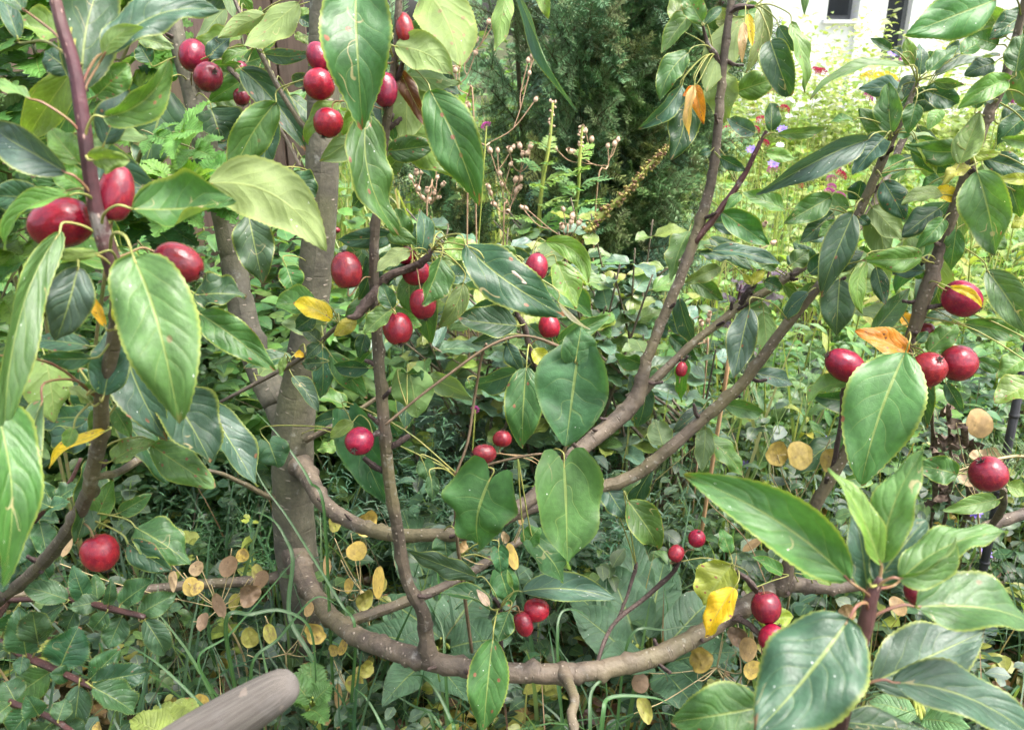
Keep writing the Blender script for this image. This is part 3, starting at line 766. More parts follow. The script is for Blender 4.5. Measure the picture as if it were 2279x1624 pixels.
LV('R2', 3, 270, 1040, 440, 1125, 110, 'd', a=(430, 1240), z=-.01, r=30)
LV('R2', 3, 210, 1000, 125, 1020, 60, 'b', a=(430, 1240), z=.0)
LV('R2', 3, 605, 870, 610, 670, 130, 'd', a=(580, 930), z=-.01)
LV('R2', 3, 650, 885, 985, 850, 90, 'v', a=(590, 930), r=35, z=-.02)
LV('R2', 3, 570, 1010, 760, 1060, 120, 'l', a=(560, 980), z=.02)
LV('R2', 3, 410, 1280, 300, 1390, 80, 'v', a=(400, 1280), z=-.01)
LV('D', 3, 1245, 925, 550, 1295, 240, 'b', a=(1400, 920), r=-30, z=-.08, k=0.07, f=30, al=.04)
LV('D', 3, 1150, 800, 990, 810, 90, 'v', a=(1380, 900), r=30, z=-.03)
LV('D', 3, 1000, 1305, 690, 1480, 190, 'g', a=(1130, 1330), r=-10, z=-.03, al=.05)
LV('D', 3, 700, 1390, 400, 1290, 140, 'v', a=(1080, 1400), r=25, z=-.02)
LV('D', 3, 1015, 1410, 785, 1615, 160, 'd', a=(1070, 1430), r=-15, z=-.02, al=.1)
LV('D', 3, 1030, 1465, 915, 1570, 90, 'v', a=(1060, 1440), z=-.04)
LV('D', 3, 1150, 1410, 930, 1930, 240, 'b', a=(1250, 1330), r=5, z=-.04, W=.07, al=.1)
LV('D', 3, 1190, 1440, 1260, 1490, 90, 'd', z=-.01)
LV('D', 3, 1400, 880, 1385, 550, 190, 'v', a=(1430, 920), z=-.02, r=-15, al=0)
LV('D', 3, 1560, 690, 1515, 875, 150, 'g', a=(1560, 640), z=-.05)
LV('D', 3, 1380, 900, 1185, 715, 170, 'g', a=(1430, 920), z=.01)
LV('D', 3, 1360, 910, 1150, 1155, 210, 'b', a=(1410, 930), z=-.04, al=0)
LV('D', 3, 1640, 1045, 1390, 1085, 100, 'd', a=(1340, 1150), r=30, z=.05)
LV('D', 3, 1550, 915, 1800, 1160, 230, 'g', a=(1440, 910), z=-.02, r=10)
LV('D', 3, 1570, 925, 1710, 1155, 110, 'y', a=(1440, 910), z=-.05, r=-20)
LV('D', 3, 1350, 1200, 1495, 1455, 210, 'b', a=(1290, 1170), z=-.04, al=.3)
LV('D', 3, 1740, 1190, 1600, 1240, 120, 'v', a=(1300, 1155), z=-.04)
LV('D', 3, 1270, 1370, 1470, 1600, 190, 'u', a=(1220, 1370), z=.05, U=1)
LV('D', 3, 1250, 1050, 1180, 1130, 90, 'v', z=.04)
LV('D', 3, 1500, 440, 870, 595, 140, 'v', a=(1570, 580), r=38, z=-.03, k=0.1, f=25, al=.1)
LV('D', 3, 1640, 480, 1845, 305, 150, 'g', a=(1590, 560), z=-.02, r=-20)
LV('D', 3, 1690, 500, 2120, 375, 130, 'b', a=(1600, 570), r=-38, z=-.02, f=25)
LV('D', 3, 1680, 540, 1880, 560, 80, 'v', a=(1600, 570), z=-.03, r=30)
LV('D', 3, 1550, 500, 1465, 670, 140, 'b', a=(1580, 580), z=.02)
LV('D', 3, 1590, 500, 1605, 270, 100, 'b', a=(1590, 560), z=.0, r=20)
LV('D', 3, 1400, 335, 1265, 255, 80, 'd', a=(1560, 500), z=-.02)
LV('D', 3, 1480, 350, 1400, 330, 60, 'b', a=(1560, 500), z=.0)
LV('D', 3, 1540, 440, 1500, 250, 120, 'l', a=(1570, 540), z=.01)
LV('D', 3, 1620, 600, 1840, 690, 200, 'd', a=(1560, 640), z=.05)
LV('D', 3, 1700, 640, 1480, 690, 180, 'd', a=(1550, 680), z=.06)
LV('E', 3, 1700, 460, 1640, 350, 130, 'b', z=.0)
LV('E', 3, 1760, 420, 1900, 300, 160, 'd', z=.0)
LV('E', 3, 1860, 360, 2050, 240, 150, 'g', z=-.05)
LV('E', 3, 1730, 720, 1640, 860, 110, 'l', z=-.05)
LV('E', 3, 1400, 1480, 1290, 1600, 160, 'v', z=-.02)
# right-hand branch
LV('R', 3, 2095, 0, 1485, 238, 330, 'v', a=(2150, 120), r=-10, z=-.06, f=10, al=.03)
LV('R', 3, 2175, 530, 1865, 715, 190, 'l', a=(2190, 560), r=-20, z=-.03, k=0.08)
LV('R', 3, 1850, 1090, 1995, 750, 210, 'l', a=(1920, 1110), r=-12, z=-.04, al=.1)
LV('R', 3, 1885, 990, 2120, 1000, 100, 'y', a=(2000, 950), r=35, z=-.03, k=.1)
LV('R', 3, 1925, 1100, 1735, 1200, 130, 'y', a=(1930, 1110), r=30, z=-.04, al=.2)
LV('R', 3, 1965, 1125, 2095, 1690, 330, 'v', a=(1925, 1105), r=10, z=-.06, f=10, al=.06, k=-.03)
LV('R', 3, 2300, 85, 2055, 255, 190, 'd', a=(2220, 230), z=.02)
LV('R', 3, 2225, 480, 2275, 215, 190, 'g', a=(2200, 520), z=-.03)
LV('R', 3, 2310, 760, 2100, 945, 180, 'd', a=(2180, 600), z=.03)
LV('R', 3, 2320, 950, 2135, 915, 110, 'l', a=(2150, 720), z=.0)
LV('R', 3, 2010, 1050, 2320, 1150, 190, 'd', a=(1960, 1010), z=.03)
LV('R', 3, 2320, 1190, 2110, 1180, 90, 'y', a=(1960, 1010), z=.0)
LV('R', 3, 2170, 1180, 2260, 1440, 160, 'g', a=(1960, 1010), z=.05)
LV('R', 3, 2310, 1430, 2200, 1500, 110, 'y', a=(1900, 1200), z=.05)
LV('R', 3, 1745, 1290, 1470, 1345, 130, 'l', a=(1860, 1290), r=25, z=.0, k=.1)
LV('R', 3, 1720, 1380, 1470, 1570, 210, 'd', a=(1850, 1330), z=.06)
LV('R', 3, 1750, 1450, 1580, 1640, 150, 'v', a=(1830, 1400), z=-.01)
LV('R', 3, 1700, 1250, 1840, 1330, 120, 'Y', a=(1900, 1150), z=.02)
LV('R', 3, 1960, 720, 2000, 560, 130, 'v', a=(2060, 800), z=-.02)
LV('R', 3, 2080, 660, 1990, 640, 90, 'b', a=(2110, 700), z=-.02)
LV('R', 3, 2150, 800, 2260, 700, 140, 'b', a=(2080, 780), z=.05)
LV('R', 3, 1900, 1440, 2040, 1560, 130, 'd', a=(1830, 1400), z=.03)
LV('R', 3, 2230, 180, 2290, 40, 140, 'v', z=.04)
LV('R', 3, 2100, 300, 1920, 240, 150, 'v', a=(2200, 450), z=.04)
LV('R', 3, 2080, 420, 1900, 480, 160, 'b', a=(2180, 500), z=.06)
LV('R', 6, 1060, 275, 1035, 645, 260, 'b', a=(1300, 60), z=.1, al=.05)
LV('R', 6, 1605, 130, 1235, 150, 190, 'l', a=(1640, 150), r=-20, z=-.03, al=.35)
LV('R', 6, 1235, 165, 1235, 505, 130, 'l', a=(1600, 150), r=-30, z=-.02, k=.2)
LV('R', 6, 1300, 195, 1360, 445, 125, 'd', a=(1600, 150), z=.02, al=.2)
LV('R', 6, 1600, 130, 1490, 0, 130, 'u', a=(1650, 150), z=-.03, U=1)
LV('R', 6, 1280, 625, 1515, 335, 160, 'g', a=(1560, 560), r=20, z=.03)
LV('R', 6, 1510, 760, 1165, 615, 210, 'o', a=(1530, 730), r=8, z=-.05, al=.5, f=20)
LV('R', 6, 1450, 500, 1560, 620, 110, 'Y', a=(1560, 600), z=.03)
LV('r1', 6, 1495, 758, 1195, 1620, 530, 'v', a=(1540, 740), r=4, f=13, z=-.16, t=-.02, k=.02, al=.08, W=.02)
LV('r3', 6, 1125, 960, 845, 1095, 150, 'l', a=(1140, 1000), r=20, z=-.05, k=.15)
LV('R', 6, 1785, 325, 1995, 460, 70, 'Y', a=(1700, 330), r=15, z=-.055, k=-0.15)
LV('R', 6, 2035, 215, 2310, 640, 260, 'g', a=(1800, 90), r=-10, z=.0, al=0)
LV('R', 6, 1885, 572, 2280, 690, 160, 'v', a=(1620, 480), r=25, z=.0, k=-0.08)
LV('R', 6, 1645, 755, 1855, 555, 170, 'v', a=(1560, 740), z=-.01)
LV('R', 6, 1865, 510, 1585, 560, 120, 'd', a=(1620, 480), r=30, z=.03)
LV('R', 6, 1965, 800, 2165, 895, 110, 'g', a=(1560, 760), z=.02)
LV('R', 6, 2310, 780, 2110, 920, 190, 'l', a=(1620, 480), z=-.02)
LV('R', 6, 2330, 960, 2080, 1095, 230, 'l', a=(1620, 520), z=-.10, al=.4)
LV('R', 6, 1570, 690, 1640, 620, 80, 'd', z=-.04)
LV('R', 6, 1760, 955, 1880, 1165, 100, 'd', a=(1500, 800), z=.05)
LV('R', 6, 2030, -60, 2160, 80, 160, 'v', a=(1800, 60), z=.02)
LV('D', 6, 465, 465, 365, 935, 220, 'b', a=(500, 330), r=12, z=-.06, al=.12)
LV('E', 6, 215, 85, 700, 180, 150, 'b', a=(700, 230), r=-35, z=-.05)
LV('E', 6, 270, 195, 35, 295, 120, 'u', a=(480, 330), z=-.03, al=.3)
LV('e1', 6, 485, 310, 560, 220, 80, 'y', z=-.02)
LV('e1', 6, 480, 305, 420, 240, 60, 'y', z=-.01)
LV('E', 6, 560, 290, 680, 340, 110, 'd', a=(620, 330), z=-.03)
LV('E', 6, 640, 200, 490, 100, 130, 'v', a=(700, 230), z=-.02)
LV('E', 6, 740, 180, 860, 90, 140, 'g', z=-.03)
LV('E', 6, 900, 190, 760, 30, 130, 'd', z=-.02)
LV('D', 6, 860, 240, 1000, 120, 150, 'd', z=.03)
LV('r2', 9, 2090, 110, 1715, 190, 140, 'l', a=(2140, 80), z=-.02)
LV('r2', 6, 1830, 1560, 1580, 1500, 200, 'g', a=(2150, 1640), z=.02)
LV('r2', 9, 2150, 20, 2270, 60, 120, 'l', z=-.02)
# foreground sapling at lower right
LV('RF', 9, 1120, 650, 40, -30, 420, 'g', a=(1215, 770), r=-14, f=20, z=-.01, t=.02, k=0.07, W=.04, red=True, al=.06, name='leaf')
LV('RF', 9, 1318, 535, 1045, -95, 220, 'l', a=(1310, 640), r=22, f=22, z=.0, k=0.0, red=True, al=0)
LV('RF', 9, 1325, 535, 1610, -210, 310, 'v', a=(1320, 640), r=-6, f=12, z=.01, k=-.06, red=True, al=0)
LV('RF', 9, 1290, 650, 1620, 230, 320, 'b', a=(1290, 690), z=.04, al=0, red=True)
LV('RF', 9, 1230, 700, 1160, 200, 250, 'b', a=(1240, 760), z=.05, al=0, red=True)
LV('RF', 9, 1450, 640, 2160, 320, 300, 'v', a=(1260, 720), r=-22, f=20, z=.02, k=-.06, red=True, al=0)
LV('RF', 9, 1440, 630, 1790, 345, 210, 'v', a=(1260, 720), r=40, f=26, z=-.01, k=.14, red=True, al=0)
LV('RF', 9, 1545, 815, 2420, 900, 520, 'g', a=(1245, 935), r=-18, f=16, z=.0, k=-.03, red=True, al=.05)
LV('RF', 9, 1110, 900, 500, 1660, 690, 'b', a=(1185, 830), r=4, f=8, z=-.03, t=-.03, k=-.02, red=True, W=.02, al=.1)
LV('RF', 9, 1265, 1310, 1965, 985, 470, 'b', a=(1150, 1400), r=12, z=.07, t=.02, red=True, al=.06)
LV('RF', 9, 1400, 1310, 2360, 1720, 420, 'b', a=(1140, 1420), r=-24, f=16, z=-.01, k=-0.07, red=True, al=0)
LV('RF', 9, 530, 1475, -40, 1570, 420, 'g', a=(1040, 1540), r=-10, z=.02, red=True, al=.15)
LV('RF', 9, 1060, 1570, 1660, 1660, 270, 'd', a=(1060, 1560), r=-20, z=.03, al=0)
LV('RF', 9, 1250, 660, 1245, 630, 30, 'l', z=-.01)
LV('RF', 9, 900, 1640, 820, 1530, 130, 'l', a=(1040, 1540), z=.03)
# around the low branch
LV('p1', 9, 335, 540, 150, 800, 320, 'y', a=(360, 580), r=0, z=.0, al=.5)
LV('p1', 9, 360, 690, 165, 1015, 230, 'Y', a=(365, 590), r=15, z=-.05, al=.25)
LV('p1', 9, 680, 600, 470, 490, 110, 'v', a=(500, 690), z=.02)
LV('p1', 9, 330, 460, 270, 300, 110, 'v', a=(340, 560), z=.03)
LV('p2', 9, 510, 900, 750, 880, 190, 'y', a=(500, 980), z=.03)
LV('B1', 9, 800, 600, 930, 590, 110, 'v', z=-.05, a=(800, 660))
LV('B1', 9, 900, 640, 1000, 670, 70, 'l', z=-.03)
LV('N', 9, 440, 640, 480, 740, 90, 'l', a=(300, 700), z=.05)
# the many leaves further back on the same branches
def filler(key, lo, hi, n, pal, size=(.055, .095), zz=(.01, .10), spread=70):
    c = BR[key][1]
    for _ in range(n):
        r = c[rnd.randrange(int(lo * len(c)), max(int(lo * len(c)) + 1, int(hi * len(c))))]
        a = rnd.uniform(0, 2 * math.pi)
        L = rnd.uniform(*size) * F / r[2]
        o = rnd.uniform(.15, .6) * spread
        bu, bv = r[0] + math.cos(a) * o, r[1] + math.sin(a) * o
        a2 = a + rnd.uniform(-.7, .7)
        tu, tv = bu + math.cos(a2) * L, bv + math.sin(a2) * L * .8 + L * .3
        leaf(key, 0, bu, bv, tu, tv, L * rnd.uniform(.45, .62), rnd.choice(pal), a=(r[0], r[1]), z=rnd.uniform(*zz), t=rnd.uniform(-.03, .05), r=rnd.uniform(-40, 40), U=int(rnd.random() < .2))


filler('u1', .35, 1, 9, 'bdgv', zz=(.10, .2))
filler('u2', .2, 1, 10, 'bdgvl', zz=(.14, .3))
filler('TL', .6, 1, 9, 'bdgv', zz=(.02, .16))
filler('V', .55, 1, 9, 'bdgl', zz=(.03, .12))
filler('M', .75, 1, 6, 'bgvu', zz=(.03, .10))
filler('D', .62, 1, 8, 'bdgv')
filler('E', .55, 1, 14, 'bdgvl')
filler('R', .55, 1, 14, 'bdgvl', zz=(.04, .14))
filler('LG', .1, .5, 7, 'bdg', zz=(.06, .2))
filler('K', .3, 1, 11, 'bdg', zz=(.05, .16))
filler('S', .2, 1, 7, 'bdg', zz=(.05, .14))
filler('M', .52, .8, 12, 'bdgv', zz=(.05, .2))
filler('D', .25, .62, 10, 'bdgv', zz=(.04, .2))
filler('E', .1, .55, 10, 'bgv', zz=(.02, .2))
filler('t1', .2, 1, 6, 'bdg', zz=(.04, .2))
filler('F', .2, 1, 5, 'bdg', zz=(.0, .1))
filler('LH', .2, 1, 6, 'bdg', zz=(.02, .2))
filler('R', .1, .5, 7, 'bdgv', zz=(.04, .2))
filler('LF', .15, 1, 11, 'bgvl', size=(.04, .065), zz=(.07, .25), spread=60)
filler('R', .5, 1, 10, 'bgvl', size=(.04, .065), zz=(.0, .14))
filler('D', .6, 1, 10, 'bgv', size=(.04, .065), zz=(-.02, .14))
filler('V', .45, 1, 9, 'bdgv', size=(.04, .06), zz=(.02, .12))
filler('S', .2, 1, 7, 'bgv', size=(.035, .055), zz=(.02, .12))
filler('u2', .1, 1, 8, 'bgv', size=(.04, .06), zz=(.05, .25))
filler('E', .4, 1, 8, 'bgv', size=(.04, .06), zz=(.0, .14))
# short knobbly fruit spurs along the older wood
def spurs(key, n, lo=.1, hi=.95):
    c = BR[key][1]
    for _ in range(n):
        r = c[rnd.randrange(int(lo * len(c)), int(hi * len(c)))]
        p = P(*r[:3])
        d = Vector((rnd.uniform(-1, 1), rnd.uniform(-1, .3), rnd.uniform(-.4, 1))).normalized()
        L = r[3] * r[2] / F * .8 + rnd.uniform(.008, .022)
        d2 = (d + Vector((rnd.uniform(-.5, .5), rnd.uniform(-.5, .5), .5))).normalized()
        pts = catmull([p, p + d * L * .7, p + d * L * .8 + d2 * L * .5], 5)
        mb = MB()
        tube(mb, pts, [.0034 * rnd.uniform(.8, 1.25) * (1.15 - .45 * i / len(pts)) for i in range(len(pts))], 7, lump=.25, seed=rnd.randrange(999))
        o = mb.build('spur', M_DARK)
        child(o, BR[key][0])


for key_, n_ in (('B1', 12), ('M', 14), ('D', 12), ('E', 8), ('R', 8), ('V', 9), ('LG', 6), ('TL', 4), ('C', 3)):
    spurs(key_, n_)
# ================================================================== crab apples
def apple_material():
    q = NT('apple_skin')
    co = q.node('TexCoord').outputs['Object']
    oi = q.node('ObjectInfo')
    w = q.math('MULTIPLY', oi.outputs['Random'], 83.0)
    st = q.node('Mapping', None, Vector=co, Scale=(16.0, 16.0, 2.6)).outputs[0]
    n1 = q.noise(st, 1.0, 4, w)
    n2 = q.noise(co, 3.0, 3, w)
    n3 = q.noise(co, 26.0, 3, w)
    col = q.mix(q.ramp(n2, .35, .66), (.155, .003, .019), (.265, .005, .021))
    col = q.mix(q.math('MULTIPLY', q.ramp(n1, .5, .75), .55), col, (.42, .020, .024))
    col = q.mix(q.math('MULTIPLY', q.ramp(q.noise(co, 1.6, 2, w), .52, .72), .5), col, (.10, .003, .018))
    col = q.mix(1.0, col, oi.outputs['Color'], 'MULTIPLY')
    # russet scratches
    ru = q.math('MULTIPLY', q.ramp(q.noise(st, 1.7, 5, w, .7), .66, .73), q.ramp(n2, .52, .62))
    col = q.mix(q.math('MULTIPLY', ru, .55), col, (.62, .20, .12))
    vo = q.node('TexVoronoi', None, Vector=co, Scale=9.0)
    dt = q.math('SUBTRACT', 1.0, q.ramp(vo.outputs['Distance'], .05, .10))
    col = q.mix(q.math('MULTIPLY', dt, .35), col, (.75, .28, .24))
    # waxy bloom
    col = q.mix(q.math('MULTIPLY', q.ramp(n3, .35, .8), .06), col, (.50, .26, .33))
    h = q.math('ADD', n2, q.math('MULTIPLY', n3, .15))
    bm = q.node('Bump', None, Strength=.12, Distance=.02, Height=h).outputs[0]
    pb = q.node('BsdfPrincipled', None, Base_Color=col, Roughness=q.math('MULTIPLY_ADD', n3, .16, .13), Specular_IOR_Level=.5, Normal=bm)
    return q.finish(pb.outputs[0])


M_APPLE = apple_material()
M_CALYX = plain_material('dry_calyx', (.045, .032, .026), (.12, .09, .075), 300, .85, .6)
M_STALK = plain_material('apple_stalk', (.20, .13, .06), (.30, .20, .10), 200, .6)


def fruit_mesh(seed):
    """unit fruit along z: stalk end at -1, calyx end at +1, radius 1 (scaled per apple)"""
    r_ = random.Random(seed)
    ph = [r_.uniform(0, 6.28) for _ in range(4)]
    n, s = 22, 28
    V, U = [], []
    sh = r_.uniform(-.06, .06)
    for i in range(n + 1):
        th = math.pi * i / n
        z = -math.cos(th)
        r = math.sin(th) ** .94
        r *= 1 - .05 * z + sh * z * z
        dm0 = math.exp(-(th / .30) ** 2)
        dm1 = math.exp(-((math.pi - th) / .22) ** 2)
        z = z * (1 - .11 * dm0 - .07 * dm1)
        for k in range(s):
            a = 2 * math.pi * k / s
            rr = r * (1 + .018 * math.sin(2 * a + ph[0]) + .012 * math.sin(5 * a + ph[1]) * (.5 + .5 * z) + .012 * math.sin(3 * a + 2 * z + ph[2]))
            V.append((rr * math.cos(a), rr * math.sin(a), z))
            U.append((k / s, i / n))
    Fc = [(i * s + k, i * s + (k + 1) % s, (i + 1) * s + (k + 1) % s, (i + 1) * s + k) for i in range(n) for k in range(s)]
    mb = MB()
    mb.add(V, Fc, U)
    return mb.mesh('fruit', M_APPLE)


def calyx_mesh(seed):
    r_ = random.Random(seed)
    mb = MB()
    for k in range(5):
        a = 2 * math.pi * k / 5 + r_.uniform(-.2, .2)
        d = Vector((math.cos(a), math.sin(a), 0))
        t = Vector((-math.sin(a), math.cos(a), 0))
        l = r_.uniform(.8, 1.3)
        z = Vector((0, 0, 1))
        V = [d * .15 + t * .3, d * .15 - t * .3, d * .6 * l + t * .2 + z * .55, d * .6 * l - t * .2 + z * .55, d * 1.05 * l + z * r_.uniform(.5, .95)]
        V2 = [p - z * .12 - d * .05 for p in V]
        mb.add(V + V2, [(0, 1, 3, 2), (2, 3, 4), (5, 7, 8, 6), (7, 9, 8), (0, 2, 7, 5), (1, 6, 8, 3), (2, 4, 9, 7), (3, 8, 9, 4)])
    for k in range(6):
        a = r_.uniform(0, 6.28)
        tube(mb, [(0, 0, 0), (.25 * math.cos(a), .25 * math.sin(a), .5), (.4 * math.cos(a), .4 * math.sin(a), r_.uniform(.7, 1.1))], [.1, .07, .04], 4)
    return mb.mesh('calyx', M_CALYX, False)


FRUITS = [fruit_mesh(i) for i in range(4)]
CALYX = [calyx_mesh(i) for i in range(3)]
ACNT = [0]


def apple(key, pan, cx, cy, ln, wd, ang, label, tilt=0, z=0.0, a=None, col=(1, 1, 1)):
    """ang: where the calyx points in the picture (0 right, 90 up); tilt: how far it turns to the viewer"""
    ACNT[0] += 1
    i = ACNT[0]
    c2 = pc(pan, cx, cy)
    br = nearest(key, *(pc(pan, *a) if a else c2))
    d = br[2] + z
    C = P(*c2, d)
    sc = PAN[pan][2] * d / F / 2
    t, an = math.radians(tilt), math.radians(ang)
    ax = (RGT * math.cos(an) + UPV * math.sin(an)) * math.cos(t) - FWD * math.sin(t)
    rot = ax.to_track_quat('Z', 'Y')
    root = empty('crab_apple', C, label, 'crab apple', 'crab apples hanging on the tree')
    fr = bpy.data.objects.new('fruit', FRUITS[i % 4])
    link(fr, root)
    fr.rotation_mode = 'QUATERNION'
    fr.rotation_quaternion = rot
    fr.scale = (wd * sc, wd * sc, ln * sc)
    r_ = random.Random(i * 7)
    fr.color = (col[0] * r_.uniform(.72, 1.2), col[1] * r_.uniform(.6, 3.0), col[2] * r_.uniform(.7, 1.5), 1)
    cl = bpy.data.objects.new('calyx', CALYX[i % 3])
    link(cl, root)
    cl.rotation_mode = 'QUATERNION'
    cl.rotation_quaternion = rot
    cl.scale = [wd * sc * .26] * 3
    cl.location = ax * (ln * sc * .92)
    S = -ax * (ln * sc * .88)
    A = P(br[0], br[1], br[2]) - C
    mb = MB()
    gap = (A - S).length
    pts = catmull([S + ax * .003, S - ax * min(.012, gap * .4), A * .6 + S * .4 + Vector((0, 0, .12 * gap)), A], 5)
    tube(mb, pts, [.0011] * len(pts), 6)
    st = mb.build('stalk', M_STALK)
    st.parent = root
    return root


AP = apple
AP('TL', 1, 1285, 372, 218, 190, 93, 'deep red upright apple, upper of the pair on the left leader', a=(1270, 600), z=-.14)
AP('TL', 1, 1385, 512, 190, 195, 8, 'round glossy apple with side-facing calyx touching the upright one above it', tilt=48, a=(1270, 560), z=-.18)
AP('u1', 1, 1605, 645, 120, 110, -80, 'small red apple behind the pale twig beside the fence', z=.05)
AP('u1', 1, 1590, 470, 130, 100, 60, 'half hidden apple above the small one beside the fence', z=.06)
AP('LF', 1, 770, 1288, 390, 232, 80, 'large long scarlet apple pressed against the foreground purple stem', a=(640, 1330), z=.015)
AP('LF', 1, 405, 1485, 430, 330, 195, 'largest crimson apple lying sideways under a curled light leaf', a=(650, 1500), z=.02)
AP('LF', 4, 1185, 170, 340, 265, -24, 'apple mostly hidden behind the big glossy foreground leaf', a=(850, 130), z=.02)
AP('LG', 7, 657, 462, 250, 244, -72, 'round speckled wine-red apple hanging alone over the plum leaves', a=(610, 300), z=-.03, tilt=-10)
AP('V', 1, 2120, 380, 210, 165, 120, 'dark apple peeking out left of the big hanging leaf, topmost there', a=(2560, 360), z=.02)
AP('V', 1, 2118, 562, 205, 210, 200, 'apple at the left edge of the big hanging leaf with stalk crossing it', a=(2560, 560), z=.0)
AP('V', 1, 2180, 818, 200, 200, -110, 'apple below the big hanging leaf in front of the trunk', a=(2560, 740), z=.0)
AP('V', 2, 432, 190, 215, 125, 100, 'slim apple with dry calyx on top between two hanging leaves', a=(370, 180), z=.0)
AP('V', 2, 300, 600, 240, 170, -85, 'apple tucked under the right edge of the big hanging leaf', a=(340, 420), z=-.015)
AP('V', 5, 45, 217, 256, 208, 97, 'dark plum-red egg-shaped apple left of the upright shoot', a=(222, 250), z=-.03)
AP('S', 5, 510, 235, 170, 190, -70, 'red apple behind the crusty dark spur', a=(520, 190), z=.03)
AP('S', 5, 553, 440, 215, 182, -80, 'apple hanging below the crusty spur half under a folded leaf', a=(520, 200), z=-.005)
AP('S', 5, 445, 120, 120, 130, 100, 'shrivelled apple above the crusty spur', a=(480, 190), z=.02, col=(.8, 1, .8))
AP('V', 5, 385, 605, 222, 200, -78, 'bright red apple with white shine right of the upright shoot', a=(250, 520), z=-.03, tilt=10)
AP('K', 5, 1307, 196, 192, 152, 84, 'upright apple with a small pale leaf across it', a=(1215, 250), z=-.07)
AP('K', 5, 1392, 588, 168, 148, 100, 'bright scarlet apple with a white fleck above the heart-shaped leaves', a=(1280, 690), z=-.01)
AP('s3', 5, 130, 1352, 196, 192, 248, 'purple-red round apple with calyx facing out left of the shoot', tilt=58, a=(225, 1320), z=-.02)
AP('M', 5, 958, 1436, 172, 132, 178, 'oval apple lying sideways beside two heart-shaped leaves', tilt=25, a=(1300, 1450), z=-.06)
AP('M', 5, 1080, 1335, 115, 126, 85, 'scarred apple behind the oval sideways one', a=(1300, 1440), z=-.04)
AP('E', 6, 15, 870, 105, 78, 80, 'small apple under the thin rear branch with a scratched skin', a=(20, 800), z=-.02)
AP('r3', 6, 1092, 842, 268, 215, 150, 'plump pinkish-red apple beside the orange leaf', a=(1150, 1000), z=-.07)
AP('R', 6, 1868, 405, 262, 232, -28, 'maroon apple with a yellow leaf folded over it', a=(1700, 330), z=-.02)
AP('R', 6, 1648, 870, 240, 232, 70, 'apple with calyx facing out, left of two touching apples by the big leaf', tilt=55, a=(1540, 760), z=-.05)
AP('R', 6, 1848, 828, 240, 236, 12, 'dark apple with dry calyx on its right, touching its neighbour', a=(1550, 750), z=-.02)
AP('R', 6, 1640, 622, 130, 100, -80, 'apple mostly hidden behind the right-hand branch', a=(1600, 600), z=.03)
AP('r2', 6, 2040, 1558, 232, 240, 128, 'crimson apple in front of a tan seed pod by the black stake', tilt=20, a=(2110, 1640), z=-.05)
AP('q1', 8, 1290, 836, 178, 158, 4, 'apple with dark calyx on its right above the low branch', a=(1110, 850), z=-.02)
AP('q1', 8, 1206, 928, 172, 124, -70, 'narrow apple under the small bright leaf above the low branch', a=(1100, 850), z=-.04)
AP('N', 9, -20, 465, 118, 105, 60, 'small dark apple with pale mould at the bare twig tip', a=(10, 560), z=-.01)
AP('N', 9, 115, 366, 116, 116, 80, 'small round red apple with a thin green stalk by the bare twig', tilt=30, a=(30, 520), z=-.01)
AP('p1', 9, 570, 820, 212, 196, -80, 'dark cherry-red round apple against the low branch, stalk end up', a=(510, 690), z=-.04)
AP('p2', 9, 610, 1020, 190, 180, 60, 'scratched apple below the cherry-red one, cut by a big leaf', a=(500, 990), z=-.02)
AP('B1', 9, 1570, 712, 200, 190, 120, 'apple behind the sapling rosette beside a yellow leaf', a=(1500, 640), z=-.10)
AP('B1', 9, 215, 88, 40, 40, 80, 'tiny far red apple behind the sapling leaf', a=(600, 760), z=.15)
AP('T', 0, 748, 512, 14, 18, 80, 'tiny red apple peeping past the trunk', a=(735, 500), z=.05)

# ================================================================== bindweed with heart-shaped leaves
bind = empty('bindweed', P(1050, 1400, 1.6), 'twining bindweed with large heart-shaped leaves over the tree', 'climber')
bind.location.z = 0
M_VINE = plain_material('vine_stem', (.12, .085, .05), (.19, .13, .085), 80, .6)
BV = [
    ('G', [(857, 945, 1.2, 3), (930, 885, 1.21, 3), (1000, 832, 1.22, 3.2), (1080, 775, 1.23, 3.2), (1140, 750, 1.23, 3.2), (1185, 750, 1.22, 3), (1240, 770, 1.2, 4), (1285, 800, 1.16, 4), (1300, 860, 1.2, 4), (1250, 1020, 1.25, 4)]),
    ('H', [(1012, 1060, 1.3, 3), (1040, 985, 1.3, 3), (1055, 890, 1.3, 3.2), (1070, 800, 1.27, 3.2), (1082, 765, 1.24, 3)]),
    ('H2', [(1050, 1450, 1.6, 4), (1030, 1300, 1.5, 4), (1015, 1180, 1.4, 4), (1012, 1050, 1.3, 4)]),
    ('H3', [(1012, 1060, 1.3, 3), (1100, 1030, 1.28, 3), (1200, 1010, 1.26, 3), (1255, 1020, 1.25, 4)]),
]
for i, (key, rows) in enumerate(BV):
    BR[key] = make_branch('stem', rows, M_VINE, bind, 8, 6, .08, 50 + i)
HB = dict(mat=M_BIND, h=.20, p=.60, q=.62, teeth=.008, W=.06)
GB, GB2 = (.045, .118, .046), (.065, .155, .040)
leaf('G', 5, 1580, 815, 1510, 1385, 505, GB, a=(1575, 800), r=12, f=10, z=-.03, s=.04, al=.03, **HB)
leaf('G', 5, 1570, 800, 1605, 580, 250, GB, a=(1575, 810), r=6, f=8, z=-.035, al=.0, **HB)
leaf('H3', 5, 1490, 1500, 1505, 2190, 510, GB2, a=(1420, 1370), r=-12, f=11, z=-.05, s=.05, al=.04, tk=.6, **HB)
leaf('H3', 8, 985, -20, 880, 430, 540, GB2, a=(740, 40), r=16, f=10, k=.04, z=-.06, s=.05, al=.05, **HB)
